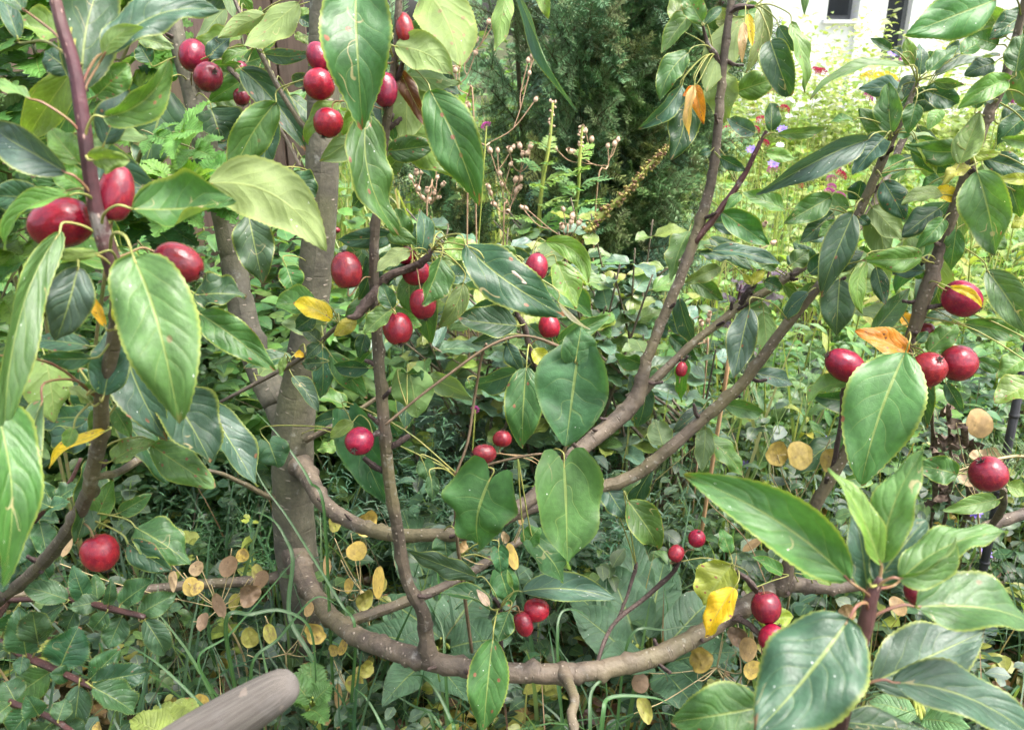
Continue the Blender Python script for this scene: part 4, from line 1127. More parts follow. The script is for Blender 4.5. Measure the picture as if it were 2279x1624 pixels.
leaf('H3', 8, 1290, 395, 1485, 640, 320, GB, a=(1260, 200), r=-20, f=14, z=.02, al=.0, **HB)
leaf('H3', 8, 1240, 385, 1310, 290, 150, GB2, a=(1260, 200), z=.02, al=.0, **HB)
leaf('G', 5, 465, 905, 520, 1195, 290, GB2, a=(430, 1120), r=0, f=10, z=.03, al=.0, U=1, **HB)
leaf('G', 5, 440, 900, 560, 900, 160, GB, a=(430, 1120), r=60, z=.03, al=.0, **HB)
leaf('H2', 5, 60, 1180, 300, 1760, 330, GB, a=(700, 1500), r=10, z=.0, al=.0, **HB)
leaf('H2', 8, 690, 380, 700, 480, 200, GB, a=(740, 300), z=.06, al=.0, **HB)
leaf('H2', 8, 1060, 600, 1120, 800, 200, GB, a=(850, 500), z=.05, al=.2, **HB)
leaf('H2', 8, 1040, 440, 1060, 600, 140, GB, a=(850, 500), z=-.02, al=.3, **HB)
leaf('H', 8, 600, -20, 610, 110, 110, GB, a=(760, -40), z=-.04, al=.0, **HB)
leaf('H', 5, 560, 1500, 600, 1620, 140, GB, a=(770, 1580), z=-.02, al=.1, **HB)
leaf('H', 5, 860, 960, 880, 1010, 70, GB2, a=(900, 950), z=-.02, al=0, **HB)
leaf('H2', 4, 1790, 1370, 1850, 1530, 240, GB, a=(2350, 1560), r=0, f=8, z=.15, al=.0, **HB)
# ================================================================== ground
def ground_material():
    q = NT('garden_soil')
    co = q.node('TexCoord').outputs['Object']
    n1, n2, n3 = q.noise(co, 3.0, 4), q.noise(co, 40, 5), q.noise(co, .6, 3)
    col = q.mix(q.ramp(n2, .3, .7), (.030, .022, .014), (.085, .062, .038))
    col = q.mix(q.ramp(n1, .42, .6), col, (.035, .060, .018))
    col = q.mix(q.math('MULTIPLY', q.ramp(n3, .45, .6), .5), col, (.07, .10, .03))
    h = q.math('ADD', n2, n1)
    bm = q.node('Bump', None, Strength=.9, Distance=.02, Height=h).outputs[0]
    return q.finish(q.node('BsdfPrincipled', None, Base_Color=col, Roughness=.95, Specular_IOR_Level=.2, Normal=bm).outputs[0])


mb = MB()
xs = list(np.linspace(-60, -6, 7)) + list(np.linspace(-5, 5, 26)) + list(np.linspace(6, 60, 7))
ys = list(np.linspace(-20, -2, 4)) + list(np.linspace(-1, 8, 26)) + list(np.linspace(9, 90, 9))
V = [(x, y, (.018 * math.sin(x * 5 + y * 3) + .014 * math.sin(y * 7 - x * 2)) if abs(x) < 5 and -1 < y < 8 else 0) for y in ys for x in xs]
nx = len(xs)
mb.add(V, [(j * nx + i, j * nx + i + 1, (j + 1) * nx + i + 1, (j + 1) * nx + i) for j in range(len(ys) - 1) for i in range(nx - 1)])
g = mb.build('ground', ground_material())
tag(g, 'dark garden soil with moss under the plants', 'ground', kind='structure')

# ================================================================== fence of upright boards
def wood_material(name, a, b, c, axis=2, sc=1.0, objcol=True):
    q = NT(name)
    co = q.node('TexCoord').outputs['Object']
    s = [60.0 * sc] * 3
    s[axis] = 4.0 * sc
    g1 = q.noise(q.node('Mapping', None, Vector=co, Scale=tuple(s)).outputs[0], 1.0, 5)
    g2 = q.noise(q.node('Mapping', None, Vector=co, Scale=tuple(x * 3.5 for x in s)).outputs[0], 1.0, 3)
    n = q.noise(co, 9 * sc, 3)
    col = q.mix(q.ramp(g1, .3, .7), a, b)
    col = q.mix(q.math('MULTIPLY', q.ramp(n, .45, .7), .5), col, c)
    col = q.mix(q.math('MULTIPLY', q.ramp(g2, .60, .68), .6), col, tuple(x * .35 for x in a))
    if objcol:
        col = q.mix(1.0, col, q.node('ObjectInfo').outputs['Color'], 'MULTIPLY')
    bm = q.node('Bump', None, Strength=.6, Distance=.002, Height=q.math('ADD', g1, q.math('MULTIPLY', g2, .5))).outputs[0]
    return q.finish(q.node('BsdfPrincipled', None, Base_Color=col, Roughness=.75, Specular_IOR_Level=.3, Normal=bm).outputs[0])


M_FENCE = wood_material('fence_board_wood', (.185, .130, .098), (.11, .076, .058), (.22, .175, .145))
fence = empty('fence', (-.9, 3.0, 0), 'brown fence of upright weathered boards behind the tree', 'fence')
mb = MB()
box(mb, (0, 0, 0), .098, .016, 1.9)
bm_ = mb.mesh('board', M_FENCE, False)
for i in range(19):
    o = bpy.data.objects.new('board', bm_)
    COL.objects.link(o)
    o.parent = fence
    o.location = (-1.75 + i * .107, rnd.uniform(-.004, .004), .97 + rnd.uniform(-.01, .01))
    o.rotation_euler = (rnd.uniform(-.004, .004), rnd.uniform(-.004, .004), 0)
    k = rnd.uniform(.75, 1.2)
    o.color = (k, k * rnd.uniform(.92, 1.05), k * rnd.uniform(.9, 1.05), 1)
for z in (.35, 1.55):
    mb = MB(); box(mb, (0, 0, 0), 2.1, .035, .07)
    o = mb.build('rail', M_FENCE, None, False); o.parent = fence; o.location = (-.78, .028, z); o.color = (.8, .8, .8, 1)
for x in (-1.7, -.75, .15):
    mb = MB(); box(mb, (0, 0, 0), .09, .09, 2.0)
    o = mb.build('post', M_FENCE, None, False); o.parent = fence; o.location = (x, .095, .98); o.color = (.9, .9, .9, 1)

# ================================================================== white house in the background
M_WALL = plain_material('white_render', (.80, .80, .79), (.74, .74, .74), 8, .8, .1)
M_FRAME = plain_material('dark_frame', (.11, .115, .12), (.14, .145, .15), 20, .45)
q = NT('window_glass')
M_GLASS = q.finish(q.node('BsdfPrincipled', None, Base_Color=(.03, .035, .04, 1), Roughness=.06, Specular_IOR_Level=.6).outputs[0])
HY = 11.0
house = empty('house', (4.2, HY, 0), 'white rendered house with dark windows beyond the flower meadow', 'house')


def hx(u, v=60, y=HY):
    """world x at distance y for a picture column"""
    d = y / (FWD.y + UPV.y * (CY - v) / F)
    return (u - CX) / F * d


def hpart(name, x0, x1, z0, z1, y0, y1, mat):
    mb = MB()
    box(mb, ((x0 + x1) / 2, (y0 + y1) / 2, (z0 + z1) / 2), abs(x1 - x0), abs(y1 - y0), z1 - z0)
    return mb.build(name, mat, house, False)


cuts = [hx(1600), hx(1745), hx(1792), hx(1836), hx(1900), hx(1962), hx(2022), hx(2120), hx(2180)]
hpart('wall', hx(1660), cuts[3], 0, 3.2, HY, HY + .3, M_WALL)
hpart('wall', cuts[4], cuts[5], 0, 3.2, HY - .08, HY + .22, M_WALL)
hpart('wall', cuts[6], cuts[7], 0, 3.2, HY, HY + .3, M_WALL)
hpart('wall', cuts[8], cuts[8] + 4, 0, 3.2, HY, HY + .3, M_WALL)
for a_, b_, z0 in ((cuts[3], cuts[4], 1.36), (cuts[7], cuts[8], 1.3)):
    hpart('wall', a_, b_, 0, z0, HY + .002, HY + .298, M_WALL)
    hpart('wall', a_, b_, 2.3, 3.2, HY + .002, HY + .298, M_WALL)
    w_ = hpart('window', a_ + .001, b_ - .001, z0, 2.3, HY + .16, HY + .20, M_FRAME)
    mb = MB(); box(mb, ((a_ + b_) / 2, HY + .15, (z0 + 2.3) / 2), (b_ - a_) - .09, .012, 2.3 - z0 - .1)
    child(mb.build('pane', M_GLASS, None, False), w_)
    mb = MB(); box(mb, ((a_ + b_) / 2, HY - .02, z0 - .02), (b_ - a_) + .1, .12, .04)
    child(mb.build('sill', M_WALL, None, False), w_)
hpart('wall', cuts[5], cuts[6], 0, .9, HY + .002, HY + .298, M_WALL)
d_ = hpart('window', cuts[5] + .001, cuts[6] - .001, .9, 2.5, HY + .12, HY + .17, M_FRAME)
mb = MB(); box(mb, ((cuts[5] + cuts[6]) / 2, HY + .112, 1.7), (cuts[6] - cuts[5]) - .12, .012, 1.45)
child(mb.build('pane', M_GLASS, None, False), d_)
hpart('wall', cuts[5], cuts[6], 2.5, 3.2, HY + .002, HY + .298, M_WALL)
M_ROOF = plain_material('roof_tile', (.10, .09, .085), (.15, .13, .12), 12, .8, .4)
mb = MB()
x0, x1 = hx(1660) - .3, cuts[8] + 4.3
mb.add([(x0, HY - .5, 3.15), (x1, HY - .5, 3.15), (x1, HY + 3, 5), (x0, HY + 3, 5), (x0, HY - .5, 3.25), (x1, HY - .5, 3.25), (x1, HY + 3, 5.1), (x0, HY + 3, 5.1)],
       [(0, 3, 2, 1), (4, 5, 6, 7), (0, 1, 5, 4), (1, 2, 6, 5), (2, 3, 7, 6), (3, 0, 4, 7)])
mb.build('roof', M_ROOF, house, False)
# pale terrace before the house
mb = MB(); box(mb, ((hx(1800) + cuts[8]) / 2, HY - 1.6, .02), cuts[8] - hx(1760), 3.0, .06)
t_ = mb.build('terrace', plain_material('pale_paving', (.62, .60, .57), (.70, .69, .66), 5, .85, .1), None, False)
tag(t_, 'pale paved terrace in front of the white house', 'terrace', kind='structure')
# ================================================================== shared leaf meshes for plants
def unit_leaf(name, ratio, mat, n=10, m=3, petiole=.12, **kw):
    mb = MB()
    leaf_geo(mb, (0, petiole, 0), (0, 1, 0), (0, 0, 1), ratio, n=n, m=m, **kw)
    if petiole:
        tube(mb, [(0, 0, -.02), (0, petiole * .5, 0), (0, petiole + .03, 0)], [.012, .011, .009], 5, mi=1)
    return mb.mesh(name, [mat, M_PET])


def frame(d, up):
    y = Vector(d).normalized()
    x = y.cross(Vector(up))
    if x.length < 1e-4: x = y.cross(Vector((1, 0, .1)))
    x.normalize()
    z = x.cross(y)
    return Matrix((x, y, z)).transposed()


def put(me, base, d, up, size, parent, col=None, name=None, al=0.0):
    o = bpy.data.objects.new(name or me.name.split('.')[0], me)
    o.matrix_basis = Matrix.LocRotScale(Vector(base), frame(d, up).to_quaternion(), Vector((size, size, size)))
    COL.objects.link(o)
    child(o, parent)
    if col is not None:
        j = rnd.uniform(.78, 1.22)
        o.color = (col[0] * j * rnd.uniform(.85, 1.2), col[1] * j, col[2] * j * rnd.uniform(.8, 1.25), al)
    return o


def gz(u, v, z=0.0):
    """world point at height z seen at a picture point"""
    p1 = P(u, v, 1.0) - CAMP
    k = (z - CAM_H) / p1.z
    return CAMP + p1 * k


def rdir(lo=-1, hi=1):
    a = rnd.uniform(0, 2 * math.pi)
    return Vector((math.cos(a), math.sin(a), rnd.uniform(lo, hi))).normalized()


# ------------------------------------------------------------------ plum bush, lower left
plum = empty('plum_bush', (-.95, 1.0, 0), 'low plum bush with toothed dark leaves on red-brown stems', 'bush')
M_PLST = bark_material('plum_stem_bark', (.085, .036, .032), (.055, .028, .026), (.08, .052, .04), dots=.3, rings=.2, bump=.4, rough=.6)
for i, (key, rows) in enumerate([
    ('P1', [(-80, 1400, 1.2, 8), (0, 1425, 1.14, 8), (60, 1462, 1.1, 9), (130, 1492, 1.06, 8), (207, 1530, 1.02, 6)]),
    ('P2', [(20, 1335, 1.4, 6), (120, 1333, 1.35, 6), (180, 1338, 1.3, 7), (240, 1352, 1.26, 8), (320, 1372, 1.22, 6)]),
    ('P3', [(-80, 1300, 1.3, 7), (20, 1220, 1.28, 7), (95, 1137, 1.26, 6), (150, 1080, 1.25, 5), (180, 1020, 1.24, 4)]),
    ('P4', [(-120, 1500, 1.1, 9), (20, 1560, 1.05, 8), (120, 1600, 1.0, 7), (200, 1660, .95, 6)])]):
    BR[key] = make_branch('branch', rows, M_PLST, plum, 8, 6, .12, 70 + i)
mb = MB()
tube(mb, [(-.95, 1.0, -.02), (-.93, 1.0, .3), P(-80, 1400, 1.2)], [.012, .011, .006], 8)
tube(mb, [(-.95, 1.02, -.02), (-.99, 1.1, .3), P(-80, 1300, 1.3)], [.011, .01, .006], 8)
tube(mb, [(-.95, 1.0, -.02), (-.85, .98, .25), P(-120, 1500, 1.1)], [.011, .01, .006], 8)
tube(mb, [(-.94, 1.0, -.02), (-1.0, 1.2, .25), P(20, 1335, 1.4)], [.01, .008, .005], 8)
mb.build('stem', M_PLST, plum)
PC = [(.040, .105, .042), (.048, .118, .046), (.034, .092, .036), (.075, .150, .045)]
PL = dict(mat=M_PLUM, p=.86, q=.62, teeth=.055)
for row in [('P1', 110, 850, 20, 1010, 210), ('P1', 250, 1050, 210, 830, 230), ('P1', 400, 1200, 520, 940, 290), ('P1', 590, 1290, 790, 1090, 190),
            ('P1', 620, 1310, 970, 1240, 220), ('P1', 610, 1340, 890, 1510, 230), ('P1', 520, 1330, 480, 1660, 200), ('P1', 330, 1240, 70, 1420, 230),
            ('P1', 450, 1260, 330, 1260, 130), ('P1', 150, 1140, 130, 1260, 110), ('P1', 60, 1080, -60, 1140, 130), ('P1', 170, 1120, 130, 850, 230),
            ('P2', 800, 790, 1015, 640, 190), ('P2', 920, 860, 1155, 730, 180), ('P2', 950, 900, 1100, 1130, 200), ('P2', 800, 880, 710, 1080, 180),
            ('P2', 650, 780, 460, 820, 140), ('P2', 440, 770, 150, 680, 180), ('P2', 560, 780, 480, 560, 150), ('P2', 640, 770, 620, 600, 110),
            ('P2', 710, 800, 730, 650, 90), ('P2', 700, 850, 610, 960, 140), ('P2', 420, 800, 230, 920, 170), ('P2', 500, 830, 420, 1000, 150),
            ('P3', 340, 130, 270, -10, 140), ('P3', 380, 110, 520, 20, 170), ('P3', 300, 180, 440, 130, 150), ('P3', 250, 240, 380, 260, 140),
            ('P3', 260, 260, 310, 490, 180), ('P3', 180, 330, 90, 560, 200), ('P3', 120, 400, -20, 430, 180), ('P3', 60, 480, 20, 720, 190), ('P3', 330, 160, 190, 90, 140),
            ('P3', 200, 420, 330, 640, 170), ('P4', 100, 1430, 30, 1300, 200), ('P4', 60, 1460, -60, 1560, 190), ('P4', 250, 1520, 190, 1420, 170), ('P4', 330, 1580, 240, 1680, 200),
            ('P4', 420, 1600, 560, 1700, 200), ('P4', 200, 1500, 80, 1640, 210), ('P4', 380, 1560, 430, 1420, 150)]:
    leaf(row[0], 7, *row[1:6], rnd.choice(PC), z=rnd.uniform(-.03, .03), t=rnd.uniform(-.03, .03), al=rnd.choice([0, 0, .12]), **PL)

# ------------------------------------------------------------------ bramble, upper left
bram = empty('bramble', (-1.05, 1.75, 0), 'bramble with bright green toothed compound leaves in front of the fence', 'bramble')
M_BRST = plain_material('bramble_stem', (.16, .20, .06), (.24, .18, .09), 50, .5)


def bramble_mesh(k):
    mb = MB()
    r_ = random.Random(k + 5)
    mb_p = [(0, 0, 0), (0, .25, .02), (0, .45, 0)]
    tube(mb, mb_p, [.018, .015, .012], 6, mi=1)
    for a, l, y0 in ((0, .62, .45), (62, .52, .43), (-62, .52, .43), (120, .42, .42), (-120, .42, .42))[:(5 if k % 2 else 3)]:
        a = math.radians(a + r_.uniform(-8, 8))
        d = Vector((math.sin(a), math.cos(a), r_.uniform(-.25, .08)))
        leaf_geo(mb, (0, y0, 0), Vector((0, y0, 0)) + d * l, (r_.uniform(-.2, .2), r_.uniform(-.2, .2), 1), l * .62, fold=16, sag=.06, wave=.05, teeth=.13, n=22, m=3, p=.78, q=.62, seed=k * 7)
    return mb.mesh('leaf', [M_BRAM, M_BRST])


BRAM = [bramble_mesh(k) for k in range(4)]
stems = []
for i, rows in enumerate([[(240, 560, 1.7, 4), (300, 380, 1.3, 5), (320, 330, 1.2, 5), (365, 300, 1.12, 4)],
                          [(100, 700, 1.7, 6), (120, 450, 1.5, 5), (90, 200, 1.4, 5), (60, 20, 1.3, 4), (30, -60, 1.3, 4)],
                          [(100, 700, 1.8, 6), (200, 430, 1.8, 5), (240, 220, 1.8, 5), (300, 60, 1.78, 4), (330, -60, 1.75, 4)],
                          [(60, 700, 1.8, 6), (-30, 400, 1.8, 5), (10, 150, 1.75, 5), (40, -40, 1.7, 4)],
                          [(60, 700, 1.8, 6), (30, 480, 1.5, 5), (10, 300, 1.35, 5), (-40, 150, 1.3, 4)],
                          [(240, 560, 1.7, 5), (330, 470, 1.55, 4), (400, 420, 1.5, 4), (440, 400, 1.45, 3)]]):
    o, c = make_branch('stem', rows, M_BRST, bram, 7, 6, .1, 90 + i)
    stems.append(c)
mb = MB()
for (u, v, d) in ((240, 560, 1.7), (100, 700, 1.7), (60, 700, 1.8)):
    p = P(u, v, d)
    tube(mb, catmull([p, p * .5 + Vector((-1.05, 1.75, .2)) * .5, (-1.05, 1.75, -.02)], 4), [.004] * 9, 7)
mb.build('stem', M_BRST, bram)
put(BRAM[1], P(372, 300, 1.12), (.5, -.5, .10), (0, -.75, .65), .105, bram, (.13, .30, .06), 'leaf')
for (u, v, s, k) in ((420, 330, .08, 0), (335, 300, .07, 2)):
    put(BRAM[k], P(u - 20, v - 10, 1.13), (.6, -.5, -.1), (0, -.6, .7), s, bram, (.12, .28, .055), 'leaf')
for c in stems[1:]:
    for r in c[3::2]:
        for _ in range(3):
            d = Vector((rnd.uniform(-.9, .9), rnd.uniform(-1, .1), rnd.uniform(-.3, .35)))
            put(rnd.choice(BRAM), P(*r[:3]), d, (rnd.uniform(-.3, .3), -.55, .8), rnd.uniform(.11, .18), bram, rnd.choice([(.10, .25, .045), (.075, .19, .04), (.15, .28, .05), (.05, .14, .04)]), 'leaf')

# ------------------------------------------------------------------ grey-green bush behind the middle of the tree
bush = empty('snowberry_bush', (.15, 2.05, 0), 'grey-green leafy bush growing behind the middle of the tree', 'bush')
M_BUSH = leaf_material('bush_leaf', nveins=6, rough=.36, spec=.75, edge=.08, spots=.5, specks=1.0, bump=.5, trans=.25)
BL = [unit_leaf('leaf', r, M_BUSH, n=12, fold=f, sag=s, wave=.06, seed=i, p=.74, q=.62, teeth=.01) for i, (r, f, s) in enumerate([(.6, 10, .05), (.55, 18, .1), (.5, 24, .0), (.62, 6, -.06)])]
tips = []
for i in range(50):
    bx, by = rnd.uniform(-.25, .5), rnd.uniform(1.9, 2.2)
    tx, ty, tz = rnd.uniform(-.36, .52), rnd.uniform(1.74, 2.3), rnd.uniform(.62, .95)
    c = catmull([(bx * .5 + .08, by, -.02), (bx, by, .3), ((bx + tx) / 2, (by + ty) / 2, tz * .7), (tx, ty, tz)], 6)
    mb = MB()
    tube(mb, c, list(np.linspace(.006, .002, len(c))), 6)
    st = mb.build('stem', M_BARK, bush)
    for k in range(7, len(c), 2):
        for s in (-1, 1):
            a = rnd.uniform(0, 6.28)
            d = Vector((math.cos(a), math.sin(a) - .45, rnd.uniform(-.35, .45)))
            put(rnd.choice(BL), c[k], d, (rnd.uniform(-.4, .4), -.35, 1), rnd.uniform(.055, .11), bush, rnd.choice([(.095, .175, .115), (.08, .155, .09), (.12, .205, .125), (.11, .21, .06), (.20, .27, .06)]), 'leaf', rnd.choice([0, 0, .2]))

# ------------------------------------------------------------------ yew
yew = empty('yew_shrub', (.22, 3.0, 0), 'dark green yew shrub with feathery needle shoots', 'shrub')
q = NT('yew_needle')
oi = q.node('ObjectInfo')
geo = q.node('NewGeometry')
nz = q.noise(q.node('TexCoord').outputs['Object'], 14, 3)
cc = q.mix(1.0, oi.outputs['Color'], q.mix(nz, (.5, .5, .5), (1.6, 1.6, 1.5)), 'MULTIPLY')
M_NEED = q.finish(q.node('BsdfPrincipled', None, Base_Color=cc, Roughness=.42, Specular_IOR_Level=.45).outputs[0])
M_YTW = plain_material('yew_twig', (.07, .075, .025), (.10, .075, .04), 60, .8)


def yew_mesh(seed):
    r_ = random.Random(seed)
    mb = MB()

    def shoot(a, b, needles, ln, rr):
        a, b = Vector(a), Vector(b)
        e = (b - a).normalized()
        tube(mb, [a, (a + b) / 2 + Vector((0, 0, .01)), b], [rr, rr * .8, rr * .5], 5, mi=1)
        sd = e.cross(Vector((0, 0, 1))).normalized()
        for k in range(needles):
            t = (k + .5) / needles
            p = a.lerp(b, t)
            for s in (-1, 1):
                l = ln * (.55 + .75 * math.sin(math.pi * (t * .8 + .12))) * r_.uniform(.85, 1.15)
                d = (sd * s * r_.uniform(.4, 1) + e * r_.uniform(.4, .8) + Vector((0, 0, r_.uniform(-.7, .9)))).normalized()
                wv = e * .0019
                tip = p + d * l
                m_ = p + d * l * .5 + Vector((0, 0, .002))
                mb.add([p - wv * .5, p + wv * .5, m_ + wv, m_ - wv, tip], [(0, 1, 2, 3), (3, 2, 4)])

    L = .34
    shoot((0, 0, 0), (0, L, .05), 44, .023, .0022)
    for k in range(9):
        t = .12 + .085 * k
        for s in (-1, 1):
            if r_.random() < .12: continue
            a = Vector((0, L * t, .05 * t))
            l = (.17 - .13 * t) * r_.uniform(.75, 1.2)
            d = Vector((s * .75, .66, r_.uniform(-.7, .7))).normalized()
            shoot(a, a + d * l, int(10 + l * 150), .021, .0013)
    return mb.mesh('shoot', [M_NEED, M_YTW], False)


YEW = [yew_mesh(k) for k in range(4)]
mains = []
for i in range(18):
    a = rnd.uniform(0, 6.28)
    rr = rnd.uniform(.1, .55)
    b = Vector((.22, 3.0, 0))
    top = b + Vector((math.cos(a) * rr * 1.05 - .04, math.sin(a) * rr * .7, rnd.uniform(1.25, 1.95)))
    mid = b.lerp(top, .5) + Vector((math.cos(a) * .06, math.sin(a) * .04, -.05))
    c = catmull([b + Vector((0, 0, -.03)), mid, top], 9)
    mb = MB()
    tube(mb, c, list(np.linspace(.016, .004, len(c))), 7)
    mb.build('branch', M_YTW, yew)
    mains.append(c)
ny = 0
for c in mains:
    for k in range(3, len(c)):
        for _ in range(3):
            out = Vector((c[k][0] - .22, c[k][1] - 3.0, 0)) * 1.4 + rdir(-.1, .3) * .8 + Vector((0, -.85, 0))
            d = Vector((out.x, out.y, rnd.uniform(.1, 1.1)))
            put(rnd.choice(YEW), c[k], d, (rnd.uniform(-.3, .3), -.8, .6), rnd.uniform(.5, 1.0), yew, rnd.choice([(.125, .245, .105), (.15, .275, .11), (.18, .30, .115), (.095, .195, .10), (.20, .26, .10)]), 'shoot')
            ny += 1

# ------------------------------------------------------------------ honesty with papery seed pods
def pod_material():
    q = NT('honesty_pod')
    uv = q.node('UVMap').outputs[0]
    oi = q.node('ObjectInfo')
    w = q.math('MULTIPLY', oi.outputs['Random'], 77.0)
    sx = q.node('SeparateXYZ', None, i0=uv)
    dx, dy = q.math('SUBTRACT', sx.outputs[0], .5), q.math('SUBTRACT', sx.outputs[1], .5)
    r = q.math('MULTIPLY', q.math('SQRT', q.math('ADD', q.math('MULTIPLY', dx, dx), q.math('MULTIPLY', dy, dy))), 2.0)
    n = q.noise(uv, 3.0, 4, w)
    col = q.mix(q.math('MULTIPLY', q.math('MULTIPLY', q.ramp(n, .40, .60), q.ramp(r, 1.0, .6)), oi.outputs['Alpha']), q.mix(1.0, oi.outputs['Color'], q.mix(q.noise(uv, 9.0, 3, w), (.6, .6, .6), (1.4, 1.35, 1.3)), 'MULTIPLY'), (.17, .11, .065))
    vo = q.node('TexVoronoi', None, Vector=uv, Scale=3.3)
    col = q.mix(q.math('MULTIPLY', q.math('SUBTRACT', 1.0, q.ramp(vo.outputs['Distance'], .10, .2)), q.math('MULTIPLY', oi.outputs['Alpha'], q.ramp(r, .7, .5))), col, (.06, .04, .03))
    col = q.mix(q.math('MULTIPLY', q.ramp(r, .92, .99), .7), col, (.26, .18, .07))
    bm = q.node('Bump', None, Strength=.4, Distance=.002, Height=n).outputs[0]
    pb = q.node('BsdfPrincipled', None, Base_Color=col, Roughness=.5, Specular_IOR_Level=.4, Normal=bm)
    tr = q.node('BsdfTranslucent', None, Color=col)
    ms = q.node('MixShader', None, i0=.3)
    q.t.links.new(pb.outputs[0], ms.inputs[1]); q.t.links.new(tr.outputs[0], ms.inputs[2])
    return q.finish(ms.outputs[0])


M_POD = pod_material()
M_STRAW = plain_material('straw_stem', (.34, .26, .12), (.42, .34, .18), 60, .6)


def pod_mesh(seed):
    r_ = random.Random(seed)
    mb = MB()
    s, rings = 20, 4
    for side in (1, -1):
        V, U = [(0, 0, side * .045)], [(.5, .5)]
        b = r_.uniform(.05, .14)
        for j in range(1, rings + 1):
            r = j / rings
            for k in range(s):
                a = 2 * math.pi * k / s
                ir = 1 + .05 * math.sin(2 * a + seed * 2) + .035 * math.sin(3 * a + seed) + .02 * math.sin(7 * a + seed)
                x, y = math.cos(a) * r * ir, math.sin(a) * r * (1 + .08 * math.sin(a)) * ir
                cr = (.5, 1.0, 1.8, 2.6)[seed % 4]
                bend = cr * 2.2 * b * y * y - b * x * x + cr * (.10 * math.sin(2 * a + seed) * r * r + .06 * math.sin(5 * a + seed * 3) * r ** 3 + .05 * math.sin(7 * x + seed) * math.sin(6 * y))
                V.append((x, y, side * .045 * (1 - r ** 3) + bend))
                U.append((.5 + .5 * math.cos(a) * r, .5 + .5 * math.sin(a) * r))
        Fc = [(0, 1 + k, 1 + (k + 1) % s) for k in range(s)]
        for j in range(rings - 1):
            o = 1 + j * s
            Fc += [(o + k, o + s + k, o + s + (k + 1) % s, o + (k + 1) % s) for k in range(s)]
        if side < 0: Fc = [f[::-1] for f in Fc]
        mb.add(V, Fc, U)
    tube(mb, [(0, -1.0, .1), (0, -1.25, .08), (0, -1.45, .0)], [.03, .025, .025], 5, mi=1)
    tube(mb, [(0, 1.0, .1), (0, 1.15, .1)], [.025, .01], 5, mi=1)
    return mb.mesh('pod', [M_POD, M_STRAW])


PODS = [pod_mesh(k) for k in range(4)]
PODC = {'y': (.52, .40, .10), 'g': (.33, .33, .07), 't': (.50, .38, .22), 'b': (.24, .165, .10), 'o': (.47, .33, .15)}


def honesty(foot, label, pods):
    """foot (u, v, height of the hidden lower stem's picture point); pods: panel, x, y, w, h, colour, turn, depth"""
    root = empty('honesty_plant', foot, label, 'honesty plant', 'honesty plants with seed pods')
    cen = Vector((0, 0, 0))
    pos = [P(*pc(p[0], p[1], p[2]), p[7]) for p in pods]
    for p in pos: cen += p / len(pos)
    hub = cen * .8 + Vector(foot) * .2
    mb = MB()
    tube(mb, catmull([foot, Vector(foot).lerp(hub, .5) + Vector((.01, .01, 0)), hub], 5), list(np.linspace(.0028, .0018, 11)), 6)
    mb.build('stem', M_STRAW, root)
    for p, pt in zip(pods, pos):
        pan, x, y, w, h, c, turn = p[:7]
        s = PAN[pan][2] * p[7] / F / 2
        ax = (UPV * math.cos(math.radians(turn)) + RGT * math.sin(math.radians(turn)))
        nrm = (CAMP - pt).normalized() + Vector((rnd.uniform(-.5, .5), 0, rnd.uniform(-.3, .6)))
        M = frame(ax, nrm)
        o = bpy.data.objects.new('pod', PODS[rnd.randrange(4)])
        o.matrix_basis = Matrix.LocRotScale(pt, M.to_quaternion(), Vector((w * s * .9, h * s * .9, min(w, h) * s)))
        COL.objects.link(o); child(o, root)
        k = rnd.uniform(.85, 1.15)
        cc = PODC[c]
        o.color = (cc[0] * k, cc[1] * k, cc[2] * k, rnd.uniform(.2, .75))
        e = pt - ax * (h * s * 1.45)
        mb = MB()
        tube(mb, catmull([e, e.lerp(hub, .4) + Vector((0, 0, -.01)), hub], 4), [.0010] * 8 + [.0014], 5)
        child(mb.build('stalk', M_STRAW), root)
    return root


def gnd(u, v): return gz(u, v, 0.0)


honesty(gnd(560, 1560), 'honesty with pale brown pods over the horizontal back branch', [
    (7, 1290, 560, 110, 110, 't', 180, 1.62), (7, 1255, 680, 130, 140, 'y', 150, 1.6), (7, 1290, 690, 110, 90, 'y', 120, 1.59), (7, 1135, 640, 60, 150, 't', 175, 1.6),
    (7, 1435, 800, 85, 190, 'b', 160, 1.6), (7, 1640, 728, 150, 165, 'b', 200, 1.58), (7, 1710, 640, 100, 150, 'b', 20, 1.6), (7, 1690, 600, 150, 90, 'g', 60, 1.63),
    (7, 1590, 480, 90, 110, 'y', 30, 1.66), (7, 1500, 545, 130, 160, 'b', 190, 1.64), (7, 1330, 912, 140, 85, 'b', 90, 1.62), (7, 1535, 785, 80, 130, 'g', 10, 1.64), (7, 435, 420, 75, 165, 't', 20, 1.5)])
honesty(gnd(610, 1640), 'honesty with round yellow pods left of the trunk foot', [
    (7, 1640, 1020, 135, 155, 'g', 10, 1.62), (7, 1770, 990, 90, 165, 'g', 165, 1.6), (7, 2070, 990, 170, 160, 'y', 0, 1.55), (7, 2025, 830, 80, 120, 'o', 10, 1.6), (7, 1985, 1040, 90, 60, 'b', 60, 1.57)])
honesty(gnd(450, 1660), 'honesty with one yellow pod beside the wooden handle', [(7, 1308, 1458, 135, 170, 'y', 20, 1.45), (7, 640, 1610, 90, 80, 'y', 60, 1.4)])
